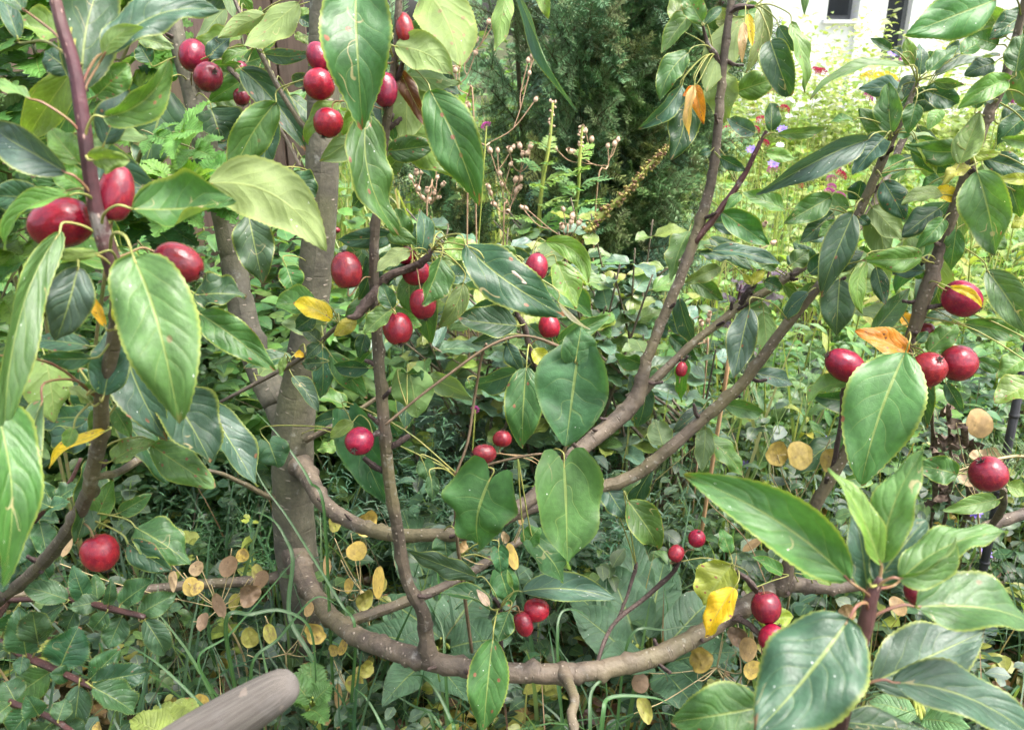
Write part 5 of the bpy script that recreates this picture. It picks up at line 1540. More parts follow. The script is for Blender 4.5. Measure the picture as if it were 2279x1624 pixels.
honesty(gnd(800, 1640), 'honesty with green-rimmed round pods beneath the low branch', [
    (8, 165, 1220, 140, 128, 'g', 10, 1.6), (8, 97, 1310, 132, 140, 'g', 190, 1.58), (8, 20, 1080, 60, 140, 'y', 20, 1.62), (8, -10, 1400, 60, 180, 'o', 0, 1.62), (8, 0, 1560, 70, 130, 'o', 20, 1.6), (7, 2190, 1100, 80, 90, 'y', 0, 1.58)])
honesty(gnd(830, 1560), 'honesty with yellow-green pods between the two arching branches', [
    (8, 175, 270, 160, 200, 'y', 20, 1.72), (8, 110, 450, 150, 160, 'y', 60, 1.7), (8, 255, 660, 90, 240, 'y', 0, 1.7), (8, 165, 770, 120, 160, 'g', 20, 1.68), (7, 2195, 270, 90, 130, 'g', 0, 1.72),
    (7, 2145, 550, 55, 160, 'o', 0, 1.72), (8, 280, 670, 70, 110, 'g', 0, 1.72), (8, 60, 680, 70, 120, 'y', 0, 1.74), (8, 130, 300, 100, 90, 'y', 60, 1.75)])
honesty(gnd(1080, 1480), 'honesty with orange pods behind the heart-shaped leaves', [
    (8, 805, 420, 90, 95, 'o', 0, 1.6), (8, 1130, 480, 90, 200, 'y', 160, 1.5), (8, 1205, 160, 50, 100, 'o', 0, 1.66), (8, 1190, 250, 45, 70, 'o', 0, 1.66), (8, 1085, 360, 90, 60, 't', 80, 1.66)])
honesty(gnd(1740, 1420), 'honesty with three flat yellow pods in a row above the sapling', [
    (6, 643, 1432, 165, 180, 'y', 20, 1.44), (6, 790, 1436, 215, 195, 'y', 90, 1.42), (6, 998, 1470, 140, 195, 'y', 180, 1.42)])
honesty(gnd(2180, 1420), 'honesty with a big round tan pod above the fern by the black stake', [
    (6, 1975, 1225, 220, 200, 'o', 90, 1.5), (6, 2015, 1480, 215, 200, 't', 80, 1.45), (6, 1900, 1590, 140, 120, 't', 60, 1.45)])
honesty(gnd(1640, 1620), 'honesty with yellow oval pods under the end of the low branch', [
    (9, 140, 1165, 180, 185, 'y', 10, 1.5), (9, 450, 1095, 130, 185, 'o', 0, 1.5), (9, 375, 1010, 150, 130, 'b', 70, 1.52), (9, 480, 1230, 130, 150, 'y', 20, 1.5), (8, 1970, 1310, 135, 140, 'b', 140, 1.55), (8, 2000, 1490, 210, 100, 'g', 70, 1.45),
    (9, 475, 410, 60, 170, 'o', 55, 1.55)])
honesty(gnd(1900, 1480), 'honesty with rusty pods glimpsed behind the sapling stem', [(9, 1100, 855, 125, 120, 'o', 20, 1.5), (9, 1430, 810, 150, 110, 'o', 70, 1.5), (9, 1870, 570, 10, 10, 'y', 0, 1.5)][:2])

# ------------------------------------------------------------------ dry campion with seed capsules
M_DRY = plain_material('dry_stem', (.30, .19, .11), (.38, .25, .16), 60, .7)
M_CAP = plain_material('dry_capsule', (.42, .27, .18), (.62, .45, .33), 160, .65, .4)


def capsule_mesh():
    mb = MB()
    s = 9
    prof = [(-.9, .10), (-.7, .55), (-.25, .8), (.25, .78), (.6, .55), (.75, .45), (.98, .62)]
    V = []
    for z, r in prof:
        for k in range(s):
            a = 2 * math.pi * k / s
            rr = r * (1 + (.18 * (k % 2) if z > .9 else .03 * math.sin(3 * a)))
            V.append((rr * math.cos(a), rr * math.sin(a), z))
    mb.add(V, [(i * s + k, i * s + (k + 1) % s, (i + 1) * s + (k + 1) % s, (i + 1) * s + k) for i in range(len(prof) - 1) for k in range(s)])
    return mb.mesh('capsule', M_CAP)


CAPS = capsule_mesh()


def campion(fork, base, d, caps, label, dd=.05):
    foot = P(*base, d); foot.z = 0
    root = empty('dry_campion', foot, label, 'dried flower', 'dried campion stalks')
    fk = P(*fork, d)
    bs = P(*base, d)
    mb = MB()
    tube(mb, catmull([foot - Vector((0, 0, .01)), bs, fk], 6), [.0022] * 13, 6)
    mb.build('stem', M_DRY, root)
    prev = [fk]
    for i, (u, v) in enumerate(sorted(caps, key=lambda c: -c[1])):
        p = P(u, v, d + rnd.uniform(-dd, dd))
        q_ = min([x for x in prev], key=lambda x: (x - (p - Vector((0, 0, .05)))).length + (.2 if x.z > p.z - .01 else 0))
        m = q_.lerp(p, .45) + Vector((rnd.uniform(-.008, .008), 0, -.012))
        mb = MB()
        tube(mb, catmull([q_, m, p], 4), [.0013] * 9, 5)
        child(mb.build('stalk', M_DRY), root)
        prev.append(m)
        o = bpy.data.objects.new('capsule', CAPS)
        s = rnd.uniform(.0068, .0098) * d / 2.3
        ax = (p - m).normalized() + rdir(0, .5) * .25
        o.matrix_basis = Matrix.LocRotScale(p, ax.to_track_quat('Z', 'Y'), Vector((s, s, s * 1.15)))
        COL.objects.link(o); child(o, root)
    return root


campion((1128, 445), (1120, 530), 2.3, [(1090, 335), (1107, 335), (1134, 334), (1142, 328), (1156, 325), (1180, 326), (1162, 343), (1173, 341), (1112, 386), (1136, 366), (1147, 400), (1116, 410), (1156, 418), (1149, 425), (1087, 416), (1091, 430), (1158, 398), (1100, 455), (1130, 470)],
        'dried campion with a dense fan of tan seed capsules before the yew')
campion((962, 400), (950, 520), 2.2, [(976, 347), (965, 362), (914, 395), (926, 385), (938, 383), (973, 395), (950, 425), (966, 430), (940, 440), (985, 411), (955, 445), (975, 440), (930, 420)],
        'dried campion cluster with crumpled capsules behind the hanging leaves')
campion((1090, 318), (1040, 420), 2.0, [(1192, 222), (1175, 135), (1184, 125), (1195, 108), (1178, 163)], 'dried campion with one long leaning stalk across the yew', .01)
campion((1040, 210), (1055, 300), 2.0, [(1087, 49), (1097, 58), (1059, 90), (1044, 84), (1037, 104), (1049, 104), (1058, 118), (1012, 156), (1021, 150), (1042, 234), (1034, 239)], 'tall dried campion rising beside the spotted leaf', .02)
campion((1352, 370), (1325, 460), 2.3, [(1352, 325), (1367, 320), (1375, 311), (1316, 310), (1302, 291), (1278, 338), (1268, 337), (1305, 330), (1235, 330)], 'sparse dried campion at the right side of the yew')
campion((1262, 530), (1262, 560), 2.1, [(1253, 466), (1273, 481), (1271, 494), (1288, 496), (1170, 464), (1161, 462), (1250, 505)], 'low dried campion with round capsules near the seed spike')
campion((1572, 760), (1572, 800), 2.1, [(1575, 712), (1578, 700), (1530, 703), (1565, 748), (1512, 700), (1520, 750), (1560, 720)], 'dried campion behind the leaning rear branches')
campion((1690, 520), (1690, 560), 2.4, [(1680, 505), (1700, 500), (1655, 560), (1720, 540), (1440, 500), (1450, 560)][:4], 'little dried campion in the pale meadow grass')
# ------------------------------------------------------------------ ferny green plants in front of the yew
M_FERN = leaf_material('ferny_leaf', nveins=3, rough=.5, edge=.0, spots=0, specks=.0, trans=.3, bump=.1)
M_GSTEM = plain_material('green_stem', (.20, .26, .05), (.30, .32, .07), 40, .5)


def fern_mesh(seed):
    r_ = random.Random(seed)
    mb = MB()
    tube(mb, [(0, 0, 0), (0, .5, .12), (0, 1, .02)], [.02, .015, .008], 5, mi=1)
    for k in range(7):
        t = .12 + .13 * k
        for s in (-1, 1):
            b = Vector((0, t, .12 * math.sin(math.pi * t)))
            l = (.50 - .28 * t) * r_.uniform(.85, 1.1)
            d = Vector((s * .75, .75, r_.uniform(-.25, .15))).normalized()
            leaf_geo(mb, b, b + d * l, (0, 0, 1), .10, n=4, m=1, fold=10, sag=.05, teeth=0, wave=0)
            if t < .75:
                for s2 in (-.6, .6):
                    d2 = (Matrix.Rotation(s2, 3, 'Z') @ d)
                    leaf_geo(mb, b + d * l * .4, b + d * l * .4 + d2 * l * .45, (0, 0, 1), .075, n=3, m=1, fold=10, sag=0, teeth=0, wave=0)
    leaf_geo(mb, (0, .98, .02), (0, 1.25, -.02), (0, 0, 1), .09, n=4, m=1, fold=8, sag=0, teeth=0, wave=0)
    return mb.mesh('leaf', [M_FERN, M_GSTEM])


FERN = [fern_mesh(i) for i in range(3)]
for rows, lab, n_ in (([(1195, 620, 2.35, 5), (1200, 480, 2.3, 5), (1208, 400, 2.28, 5), (1222, 320, 2.26, 4), (1230, 230, 2.25, 3)], 'green ferny plant with a yellowing bare tip before the yew', 13),
                      ([(1275, 620, 2.35, 5), (1280, 480, 2.3, 5), (1287, 420, 2.28, 4), (1290, 350, 2.27, 4), (1296, 280, 2.26, 3)], 'green ferny plant with a dark withered top before the yew', 12)):
    foot = P(*rows[0][:3]); foot.z = 0
    root = empty('mugwort_plant', foot, lab, 'plant', 'ferny plants before the yew')
    o, c = make_branch('stem', rows, M_GSTEM, root, 7, 6, .05, 3)
    mb = MB(); tube(mb, [foot, P(*rows[0][:3])], [.003, .0028], 6); mb.build('stem', M_GSTEM, root)
    for i in range(n_):
        r = c[min(len(c) - 6, int(i * (len(c) - 6) / n_))]
        a = i * 2.4 + rnd.uniform(-.3, .3)
        put(FERN[i % 3], P(*r[:3]), (math.cos(a), math.sin(a) - .3, .35), (0, -.2, 1), rnd.uniform(.075, .11) * (1.3 - i / n_ * .6), root, rnd.choice([(.16, .32, .11), (.20, .35, .09), (.13, .27, .12)]), 'leaf')
    for k in range(14):   # withered flower buds
        r = c[-1 - k // 3]
        pt = P(r[0] + rnd.uniform(-7, 7), r[1] + rnd.uniform(-10, 10), r[2])
        o = bpy.data.objects.new('bud', CAPS)
        o.matrix_basis = Matrix.LocRotScale(pt, rdir(0, 1).to_track_quat('Z', 'Y'), Vector((.004, .004, .005)))
        COL.objects.link(o); child(o, root)

# ------------------------------------------------------------------ leaning seed spike
foot = gz(1180, 760)
spike = empty('seed_spike', foot, 'long leaning seed spike packed with yellow-green pods', 'seed head')
rows = [(1180, 700, 2.2, 5), (1240, 590, 2.15, 6), (1300, 520, 2.1, 7), (1390, 430, 2.05, 6), (1450, 365, 2.02, 5), (1482, 330, 2.0, 3)]
o, c = make_branch('stem', rows, M_GSTEM, spike, 7, 8, .05, 3)
mb = MB(); tube(mb, [foot, P(*rows[0][:3])], [.006, .005], 6); mb.build('stem', M_GSTEM, spike)
M_SEED = plain_material('seed_pods', (.16, .06, .05), (.34, .33, .07), 75, .6, .3)
mb = MB()
for r in c[14:]:
    p = P(*r[:3])
    for k in range(13):
        d = rdir(-1, 1)
        s = rnd.uniform(.0035, .0062) * (r[3] / 7 + .25)
        b = p + d * .009 * (r[3] / 7 + .2) + Vector((rnd.uniform(-.006, .006),) * 3)
        M_ = frame(d, (0, .3, 1))
        V = [b + M_ @ Vector(x) * s for x in ((0, 1.4, 0), (0, -.8, 0), (.8, 0, 0), (-.8, 0, 0), (0, 0, .8), (0, 0, -.8))]
        mb.add(V, [(0, 2, 4), (0, 4, 3), (0, 3, 5), (0, 5, 2), (1, 4, 2), (1, 3, 4), (1, 5, 3), (1, 2, 5)])
o = mb.build('pods', M_SEED, spike); o['kind'] = 'stuff'

# ------------------------------------------------------------------ comfrey: broad rough leaves near the ground
def plantleaf(parent, bu, bv, bd, tu, tv, td, w, col, mat, **kw):
    B, T = P(bu, bv, bd), P(tu, tv, td)
    N = (CAMP - (B + T) / 2).normalized() + Vector((0, 0, .9))
    mb = MB()
    a = dict(fold=12, sag=.08, wave=.05, teeth=.012, n=26, m=4, seed=int(bu))
    a.update(kw)
    leaf_geo(mb, (0, 0, 0), T - B, N, w * (bd + td) / 2 / F, **a)
    o = bpy.data.objects.new('leaf', mb.mesh('leaf', [mat, M_PET]))
    o.location = B
    COL.objects.link(o); child(o, parent)
    j = rnd.uniform(.85, 1.15)
    o.color = (col[0] * j, col[1] * j, col[2] * j, rnd.choice([0, .1]))
    st = MB()
    f = parent.location
    tube(st, catmull([f, f.lerp(B, .6) + Vector((0, 0, .04)), B], 4), [.004] * 8 + [.003], 6)
    child(st.build('stalk', M_GSTEM), parent)
    return o


CG = (.060, .125, .065)
com = empty('comfrey_plant', gz(1450, 1480), 'comfrey with large rough grey-green leaves behind the bare twig', 'comfrey')
for r in [(1420, 1440, 1.75, 1350, 1250, 1.85, 130), (1440, 1420, 1.75, 1480, 1240, 1.95, 110), (1480, 1440, 1.7, 1610, 1310, 1.8, 100), (1400, 1460, 1.7, 1270, 1350, 1.72, 110),
          (1440, 1480, 1.65, 1330, 1480, 1.5, 100), (1470, 1490, 1.62, 1560, 1590, 1.5, 110), (1500, 1470, 1.66, 1640, 1450, 1.6, 90), (1420, 1400, 1.8, 1400, 1180, 2.0, 90), (1390, 1440, 1.72, 1250, 1290, 1.85, 80)]:
    plantleaf(com, *r, CG, M_COMF)
com = empty('comfrey_plant', gz(980, 1520), 'comfrey with broad speckled leaves behind the upright shoot', 'comfrey')
for r in [(980, 1420, 1.75, 850, 1330, 1.85, 120), (990, 1420, 1.75, 1080, 1300, 1.85, 120), (970, 1450, 1.7, 880, 1460, 1.65, 100), (1000, 1440, 1.72, 1140, 1420, 1.7, 110), (980, 1400, 1.8, 940, 1240, 2.0, 110),
          (960, 1470, 1.65, 1040, 1560, 1.5, 100), (940, 1480, 1.65, 850, 1570, 1.5, 90), (960, 1440, 1.7, 800, 1410, 1.75, 90), (970, 1380, 1.85, 890, 1120, 2.1, 110)]:
    plantleaf(com, *r, CG, M_COMF)
com = empty('comfrey_plant', gz(2000, 1600), 'comfrey with pale green leaf flat below the sapling', 'comfrey')
for r in [(2060, 1600, 1.5, 2180, 1560, 1.5, 60), (2040, 1590, 1.5, 1930, 1560, 1.52, 60), (2050, 1600, 1.48, 2160, 1620, 1.4, 60), (2000, 1590, 1.5, 1960, 1640, 1.4, 60)]:
    plantleaf(com, *r, (.10, .20, .08), M_COMF)
herb = empty('geranium_plant', gz(720, 1690), 'light green lobed leaf plant beside the wooden handle', 'plant')
for r in [(690, 1560, 1.5, 640, 1500, 1.5, 70), (695, 1550, 1.5, 690, 1470, 1.55, 70), (700, 1560, 1.5, 740, 1520, 1.5, 60), (690, 1580, 1.5, 730, 1610, 1.4, 60), (670, 1570, 1.5, 620, 1560, 1.4, 60)]:
    plantleaf(herb, *r, (.075, .165, .045), M_BRAM, teeth=.10, q=.5)
yl = empty('yellow_dock', gz(390, 1700), 'yellowing broad leaf plant at the left of the handle', 'plant')
for r in [(380, 1640, 1.35, 290, 1600, 1.35, 90), (400, 1620, 1.38, 420, 1550, 1.42, 80), (380, 1640, 1.35, 350, 1570, 1.4, 100), (410, 1640, 1.35, 460, 1600, 1.35, 80)]:
    plantleaf(yl, *r, (.17, .22, .045), M_COMF, teeth=.03)

# ------------------------------------------------------------------ leafy stems on the right
M_LANCE = leaf_material('lance_leaf', nveins=7, rough=.45, edge=.1, spots=.3, specks=1.0, trans=.32, bump=.5)
LAN = [unit_leaf('leaf', r, M_LANCE, n=12, m=2, petiole=.05, fold=f, sag=s, wave=.05, seed=i, p=.9, q=.8, teeth=.04) for i, (r, f, s) in enumerate([(.30, 16, .12), (.26, 24, .05), (.34, 10, .16)])]


def leafy(x, y, h, n, size, col, label, lean=(0, 0), group='leafy stems in the flower bed'):
    root = empty('leafy_stem', (x, y, 0), label, 'plant', group)
    top = Vector((x + lean[0], y + lean[1], h))
    c = catmull([(x, y, -.01), (x + lean[0] * .3, y + lean[1] * .3, h * .5), top], 7)
    mb = MB(); tube(mb, c, list(np.linspace(.0042, .0022, len(c))), 6); mb.build('stem', M_GSTEM, root)
    for i in range(n):
        t = .18 + .82 * i / n
        p = Vector(c[int(t * (len(c) - 1))])
        a = (i // 2) * 1.57 + (i % 2) * math.pi + rnd.uniform(-.3, .3)
        s = size * (1.15 - .5 * t) * rnd.uniform(.8, 1.15)
        put(rnd.choice(LAN), p, (math.cos(a), math.sin(a), rnd.uniform(-.15, .55) + .4 * t), (0, -.25, 1), s, root, col if rnd.random() < .85 else (.28, .30, .06), 'leaf')


near = [(1690, 1150, .46), (1740, 1130, .5), (1790, 1160, .42), (1840, 1150, .52), (1660, 1060, .5), (1900, 1100, .55), (1960, 1080, .55), (1750, 1010, .5), (1820, 1000, .5)]
for u, v, h in near:
    p = gz(u, v)
    leafy(p.x, p.y, h, 14, .115, rnd.choice([(.075, .17, .055), (.09, .20, .06), (.12, .24, .07)]), 'mid green leafy stem among the plants under the right-hand branch', (rnd.uniform(-.06, .06), rnd.uniform(-.12, .02)), 'leafy stems under the right-hand branch')
for i in range(30):
    y = rnd.uniform(2.4, 4.2)
    x = y * rnd.uniform(.36, .68)
    leafy(x, y, rnd.uniform(.45, .8), 16, .125, rnd.choice([(.13, .27, .055), (.17, .30, .05), (.10, .23, .06), (.22, .32, .06)]), 'tall pale green leafy stem in the flower bed at the right', (rnd.uniform(-.08, .08), rnd.uniform(-.1, .05)))

# ------------------------------------------------------------------ dark purple plant
M_PURP = leaf_material('purple_leaf', nveins=7, rough=.5, edge=0, spots=0, specks=.3, trans=.12, vein_col=(.12, .05, .08))
PUR = [unit_leaf('leaf', .55, M_PURP, n=10, m=3, petiole=.15, fold=12, sag=.08, wave=.09, seed=i, teeth=.07) for i in range(2)]
for (u, v, h, lab) in ((1650, 830, .62, 'dark purple-leaved plant behind the crossing rear branches'), (1600, 790, .5, 'small dark purple plant beside the taller one')):
    p = gz(u, v + 120)
    root = empty('purple_orach', p, lab, 'plant')
    c = catmull([p, p + Vector((0, -.02, h * .5)), p + Vector((.02, -.05, h))], 7)
    mb = MB(); tube(mb, c, list(np.linspace(.006, .003, len(c))), 6); mb.build('stem', plain_material('purple_stem', (.06, .02, .035), (.09, .03, .05), 40, .6), root)
    for i in range(26):
        r = c[rnd.randrange(4, len(c))]
        put(rnd.choice(PUR), r, rdir(-.3, .5), (0, -.3, 1), rnd.uniform(.05, .10), root, rnd.choice([(.042, .026, .040), (.060, .036, .052), (.05, .04, .035)]), 'leaf')

# ------------------------------------------------------------------ brown withered stalks right of the big leaf
M_WITH = plain_material('withered', (.07, .045, .035), (.20, .15, .11), 70, .85, .8)
root = empty('withered_stalks', gz(2070, 1230), 'dark brown withered stalks beside the big hanging leaf', 'dead plant')
for (u, v, d, u2, v2, r) in ((2060, 1230, 1.75, 2068, 880, 6), (2085, 1230, 1.75, 2110, 900, 5), (2130, 1220, 1.7, 2145, 950, 6)):
    mb = MB()
    a, b = gz(u, v), P(u2, v2, 1.5)
    pts = catmull([a, a.lerp(b, .5) + Vector((.01, -.01, .02)), b], 10)
    tube(mb, pts, [r * .0008 * rnd.uniform(.6, 1.6) for _ in pts], 7)
    mb.build('stalk', M_WITH, root)
    for k in range(14):
        p = Vector(pts[rnd.randrange(4, len(pts))])
        mb = MB()
        leaf_geo(mb, p, p + rdir(-1, .2) * rnd.uniform(.02, .05), rdir(), .025, n=6, m=1, wave=.3, fold=30, seed=k, teeth=.05)
        o = mb.build('withered_leaf', M_WITH, root)

# ------------------------------------------------------------------ asparagus fern spray at right
root = empty('asparagus_frond', gz(2330, 1300), 'feathery asparagus frond lying across the black stake', 'plant')
rows = [(2400, 1120, 1.45, 5), (2330, 1040, 1.38, 4), (2278, 1015, 1.35, 4), (2200, 1025, 1.33, 3), (2120, 1050, 1.32, 2)]
o, c = make_branch('stem', rows, M_STRAW, root, 6, 8, .05, 4)
mb = MB(); tube(mb, [gz(2330, 1300), P(*rows[0][:3])], [.004, .004], 6); mb.build('stem', M_STRAW, root)
mb = MB()
for r in c[8:]:
    for s in (-1, 1):
        p = P(*r[:3])
        q2 = p + Vector((rnd.uniform(-.03, -.01), rnd.uniform(-.02, .02), s * rnd.uniform(.02, .035)))
        tube(mb, [p, q2], [.0009, .0006], 4)
        for k in range(9):
            b = p.lerp(q2, k / 9)
            d = rdir(-.6, .9) * .010
            mb.add([b, b + Vector((.0009, 0, 0)), b + d], [(0, 1, 2)])
o = mb.build('needles', plain_material('asparagus_needles', (.10, .17, .06), (.18, .24, .10), 50, .6), root, False); o['kind'] = 'stuff'

# ------------------------------------------------------------------ stakes, cane, handle
M_BLACK = plain_material('black_plastic', (.018, .019, .022), (.035, .036, .04), 40, .5, .3)
mb = MB()
a, b = gz(2110, 1650), P(2292, 745, 1.40)
tube(mb, [a - (b - a) * .03, a.lerp(b, .33), a.lerp(b, .66), b], [.0075] * 4, 12)
for k in range(5):
    p = a.lerp(b, .15 + .17 * k)
    tube(mb, [p, p + (b - a).normalized() * .006], [.0088, .0088], 12)
o = mb.build('black_stake', M_BLACK)
tag(o, 'leaning black stake rising past the tan seed pod at the right', 'stake', 'black garden stakes')
mb = MB()
a, b = gz(1990, 1000), P(2066, 500, 2.0)
tube(mb, [a - (b - a) * .03, a.lerp(b, .5), b], [.009] * 3, 12)
o = mb.build('black_stake', M_BLACK)
tag(o, 'black stake standing behind the right-hand branch', 'stake', 'black garden stakes')
M_CANE = wood_material('bamboo', (.42, .25, .13), (.34, .20, .10), (.48, .32, .18), 2, .6, False)
mb = MB()
b = P(1624, 785, 1.9)
a = Vector((b.x - .035, b.y, 0))
tube(mb, catmull([a - (b - a) * .05, a.lerp(b, .5), b], 4), [.0048] * 9, 10)
for k in (.35, .8):
    p = a.lerp(b, k)
    tube(mb, [p - Vector((0, 0, .004)), p, p + Vector((0, 0, .004))], [.0048, .0058, .0048], 10)
o = mb.build('bamboo_cane', M_CANE)
tag(o, 'thin tan bamboo cane stuck upright in the grass', 'cane')
# wooden tool handle leaning in from the lower left
q = NT('weathered_wood')
uv = q.node('UVMap').outputs[0]
co = q.node('TexCoord').outputs['Object']
mp = q.node('Mapping', None, Vector=uv, Scale=(60.0, 16.0, 1.0)).outputs[0]
g1, g2 = q.noise(mp, 1.0, 6, None, .65), q.noise(q.node('Mapping', None, Vector=uv, Scale=(150.0, 26.0, 1.0)).outputs[0], 1.0, 4)
n = q.noise(co, 26, 4)
col = q.mix(q.ramp(g1, .3, .7), (.082, .071, .061), (.150, .134, .116))
col = q.mix(q.math('MULTIPLY', q.ramp(n, .5, .68), .6), col, (.15, .135, .125))
col = q.mix(q.math('MULTIPLY', q.ramp(g2, .55, .66), .6), col, (.05, .04, .033))
col = q.mix(q.math('MULTIPLY', q.ramp(q.noise(co, 60, 3), .66, .7), .35), col, (.32, .25, .20))
bmp = q.node('Bump', None, Strength=.7, Distance=.0012, Height=q.math('SUBTRACT', g1, g2)).outputs[0]
M_HANDLE = q.finish(q.node('BsdfPrincipled', None, Base_Color=col, Roughness=.78, Specular_IOR_Level=.3, Normal=bmp).outputs[0])
hend = P(640, 1522, .62)
hfoot = Vector((-1.62, .28, .0))
ax = (hfoot - hend).normalized()
mb = MB()
pts, rad = [], []
R = 52 * .62 / F
for t, r in ((-.30, .02), (-.26, .38), (-.18, .62), (-.02, .80), (.25, .90), (.6, .98), (1.2, 1.08), (2.2, 1.18), (4, 1.16), (8, 1.0), (16, .9), (40, .85)):
    pts.append(hend + ax * (t * R * 2 + R * .2)); rad.append(R * r)
L_ = (hfoot - hend).length
pts.append(hend + ax * (L_ - .02)); rad.append(R * .82)
tube(mb, pts, rad, 28)
o = mb.build('wooden_handle', M_HANDLE)
tag(o, 'weathered grey wooden tool handle with rounded end', 'handle')

# ------------------------------------------------------------------ long arching grass blades
def arching(label, blades):
    first = P(*blades[0][0][0], blades[0][1])
    root = empty('grass_tuft', (first.x, first.y, 0), label, 'grass', 'long arching grass tufts')
    for pts, d, w in blades:
        P3 = [P(u, v, d + .02 * i) for i, (u, v) in enumerate(pts)]
        g_ = P3[0].copy(); g_.z = 0; g_ = g_.lerp(Vector(root.location), .5)
        c = catmull([g_, (g_ + P3[0]) / 2] + P3, 7)
        mb = MB()
        n = len(c)
        V, U = [], []
        for i in range(n):
            p = Vector(c[i]); t = i / (n - 1)
            tg = (Vector(c[min(i + 1, n - 1)]) - Vector(c[max(i - 1, 0)])).normalized()
            s = tg.cross((CAMP - p).normalized() + Vector((.25, 0, .5))).normalized()
            nn = s.cross(tg)
            ww = w * .75 * d / F / 2 * (1 - t ** 3) * 1.0 + .0002
            for x in (-1, 0, 1):
                V.append(p + s * x * ww + nn * (abs(x) * ww * .35)); U.append((.5 + .3 * x, t))
        mb.add(V, [(i * 3 + j, i * 3 + j + 1, i * 3 + j + 4, i * 3 + j + 3) for i in range(n - 1) for j in range(2)], U)
        o = mb.build('blade', M_BLADE, root)
        k = rnd.uniform(.8, 1.2)
        o.color = (.046 * k, .118 * k, .036 * k, 0)


M_BLADE = leaf_material('long_grass_blade', nveins=.5, rough=.4, edge=0, spots=0, specks=0, bump=0, trans=.3, vein_mix=.25)
arching('long grass blades arching across the trunk foot', [
    ([(700, 1480), (644, 1371), (651, 1249), (637, 1202), (604, 1154), (542, 1131)], 1.55, 14), ([(790, 1400), (755, 1337), (644, 1158), (583, 1073), (548, 990)], 1.5, 9),
    ([(720, 1130), (690, 1073), (666, 1031), (613, 961), (552, 900)], 1.5, 9), ([(441, 1473), (509, 1412), (600, 1310), (672, 1224)], 1.5, 7)])
arching('long grass blade bending down beside the wooden handle', [
    ([(502, 1385), (560, 1366), (627, 1358), (688, 1395), (702, 1497), (699, 1602)], 1.42, 12), ([(470, 1600), (440, 1560), (350, 1475), (275, 1429)], 1.42, 12), ([(375, 1650), (365, 1600), (349, 1548)], 1.35, 18),
    ([(560, 1480), (620, 1420), (700, 1330), (760, 1350)], 1.5, 10)])
arching('long grass blades curling below the low branch', [
    ([(1010, 1630), (1003, 1602), (973, 1541), (942, 1504), (901, 1504)], 1.35, 12), ([(985, 1640), (979, 1616), (952, 1582), (925, 1612)], 1.35, 10), ([(860, 1640), (820, 1560), (790, 1530)], 1.4, 10), ([(960, 1600), (920, 1570), (850, 1530)], 1.45, 10), ([(990, 1480), (985, 1400), (962, 1350)], 1.5, 10)])
arching('broad grass blades right of the hanging stub', [
    ([(1312, 1640), (1315, 1541), (1346, 1514), (1349, 1575)], 1.35, 12), ([(1340, 1600), (1359, 1551), (1451, 1551), (1495, 1568)], 1.38, 14), ([(1240, 1440), (1248, 1364), (1285, 1358), (1318, 1378)], 1.5, 9), ([(1400, 1420), (1480, 1400), (1560, 1388)], 1.45, 9)])
# ================================================================== undergrowth, grass and meadow
def strip_leaf(n, ratio, sag, fold, p=.8, q=.7):
    """low-poly leaf template along +Y of length 1: verts, quads, uv"""
    V, U = [], []
    for i in range(n + 1):
        t = i / n
        w = ratio / 2 * ovate(t, p, q)
        z = sag * 4 * t * (1 - t) - .25 * sag * t
        for x in (-1, 0, 1):
            V.append((x * w, t, z + abs(x) * w * fold)); U.append((.5 + .5 * x, t))
    Fc = [(i * 3 + j, i * 3 + j + 1, i * 3 + 4 + j, i * 3 + 3 + j) for i in range(n) for j in range(2)]
    return np.array(V), np.array(Fc), np.array(U)


def blade(n, width, bend):
    V, U = [], []
    for i in range(n + 1):
        t = i / n
        a = bend * t
        y = math.sin(a) / max(bend, 1e-3) if bend > .01 else 0
        # arc that starts upright (+Z) and bends towards +Y
        z = math.sin(a) / bend; y = (1 - math.cos(a)) / bend
        w = width / 2 * (1 - t ** 2.2) * (.6 + .4 * min(1, t * 4))
        for x in (-1, 1):
            V.append((x * w, y, z)); U.append((.5 + .35 * x, t))
    Fc = [(2 * i, 2 * i + 1, 2 * i + 3, 2 * i + 2) for i in range(n)]
    return np.array(V), np.array(Fc), np.array(U)


def frames_np(d, up):
    d = d / np.linalg.norm(d, axis=1)[:, None]
    x = np.cross(d, up)
    x /= np.maximum(np.linalg.norm(x, axis=1), 1e-6)[:, None]
    z = np.cross(x, d)
    return np.stack([x, d, z], axis=2)


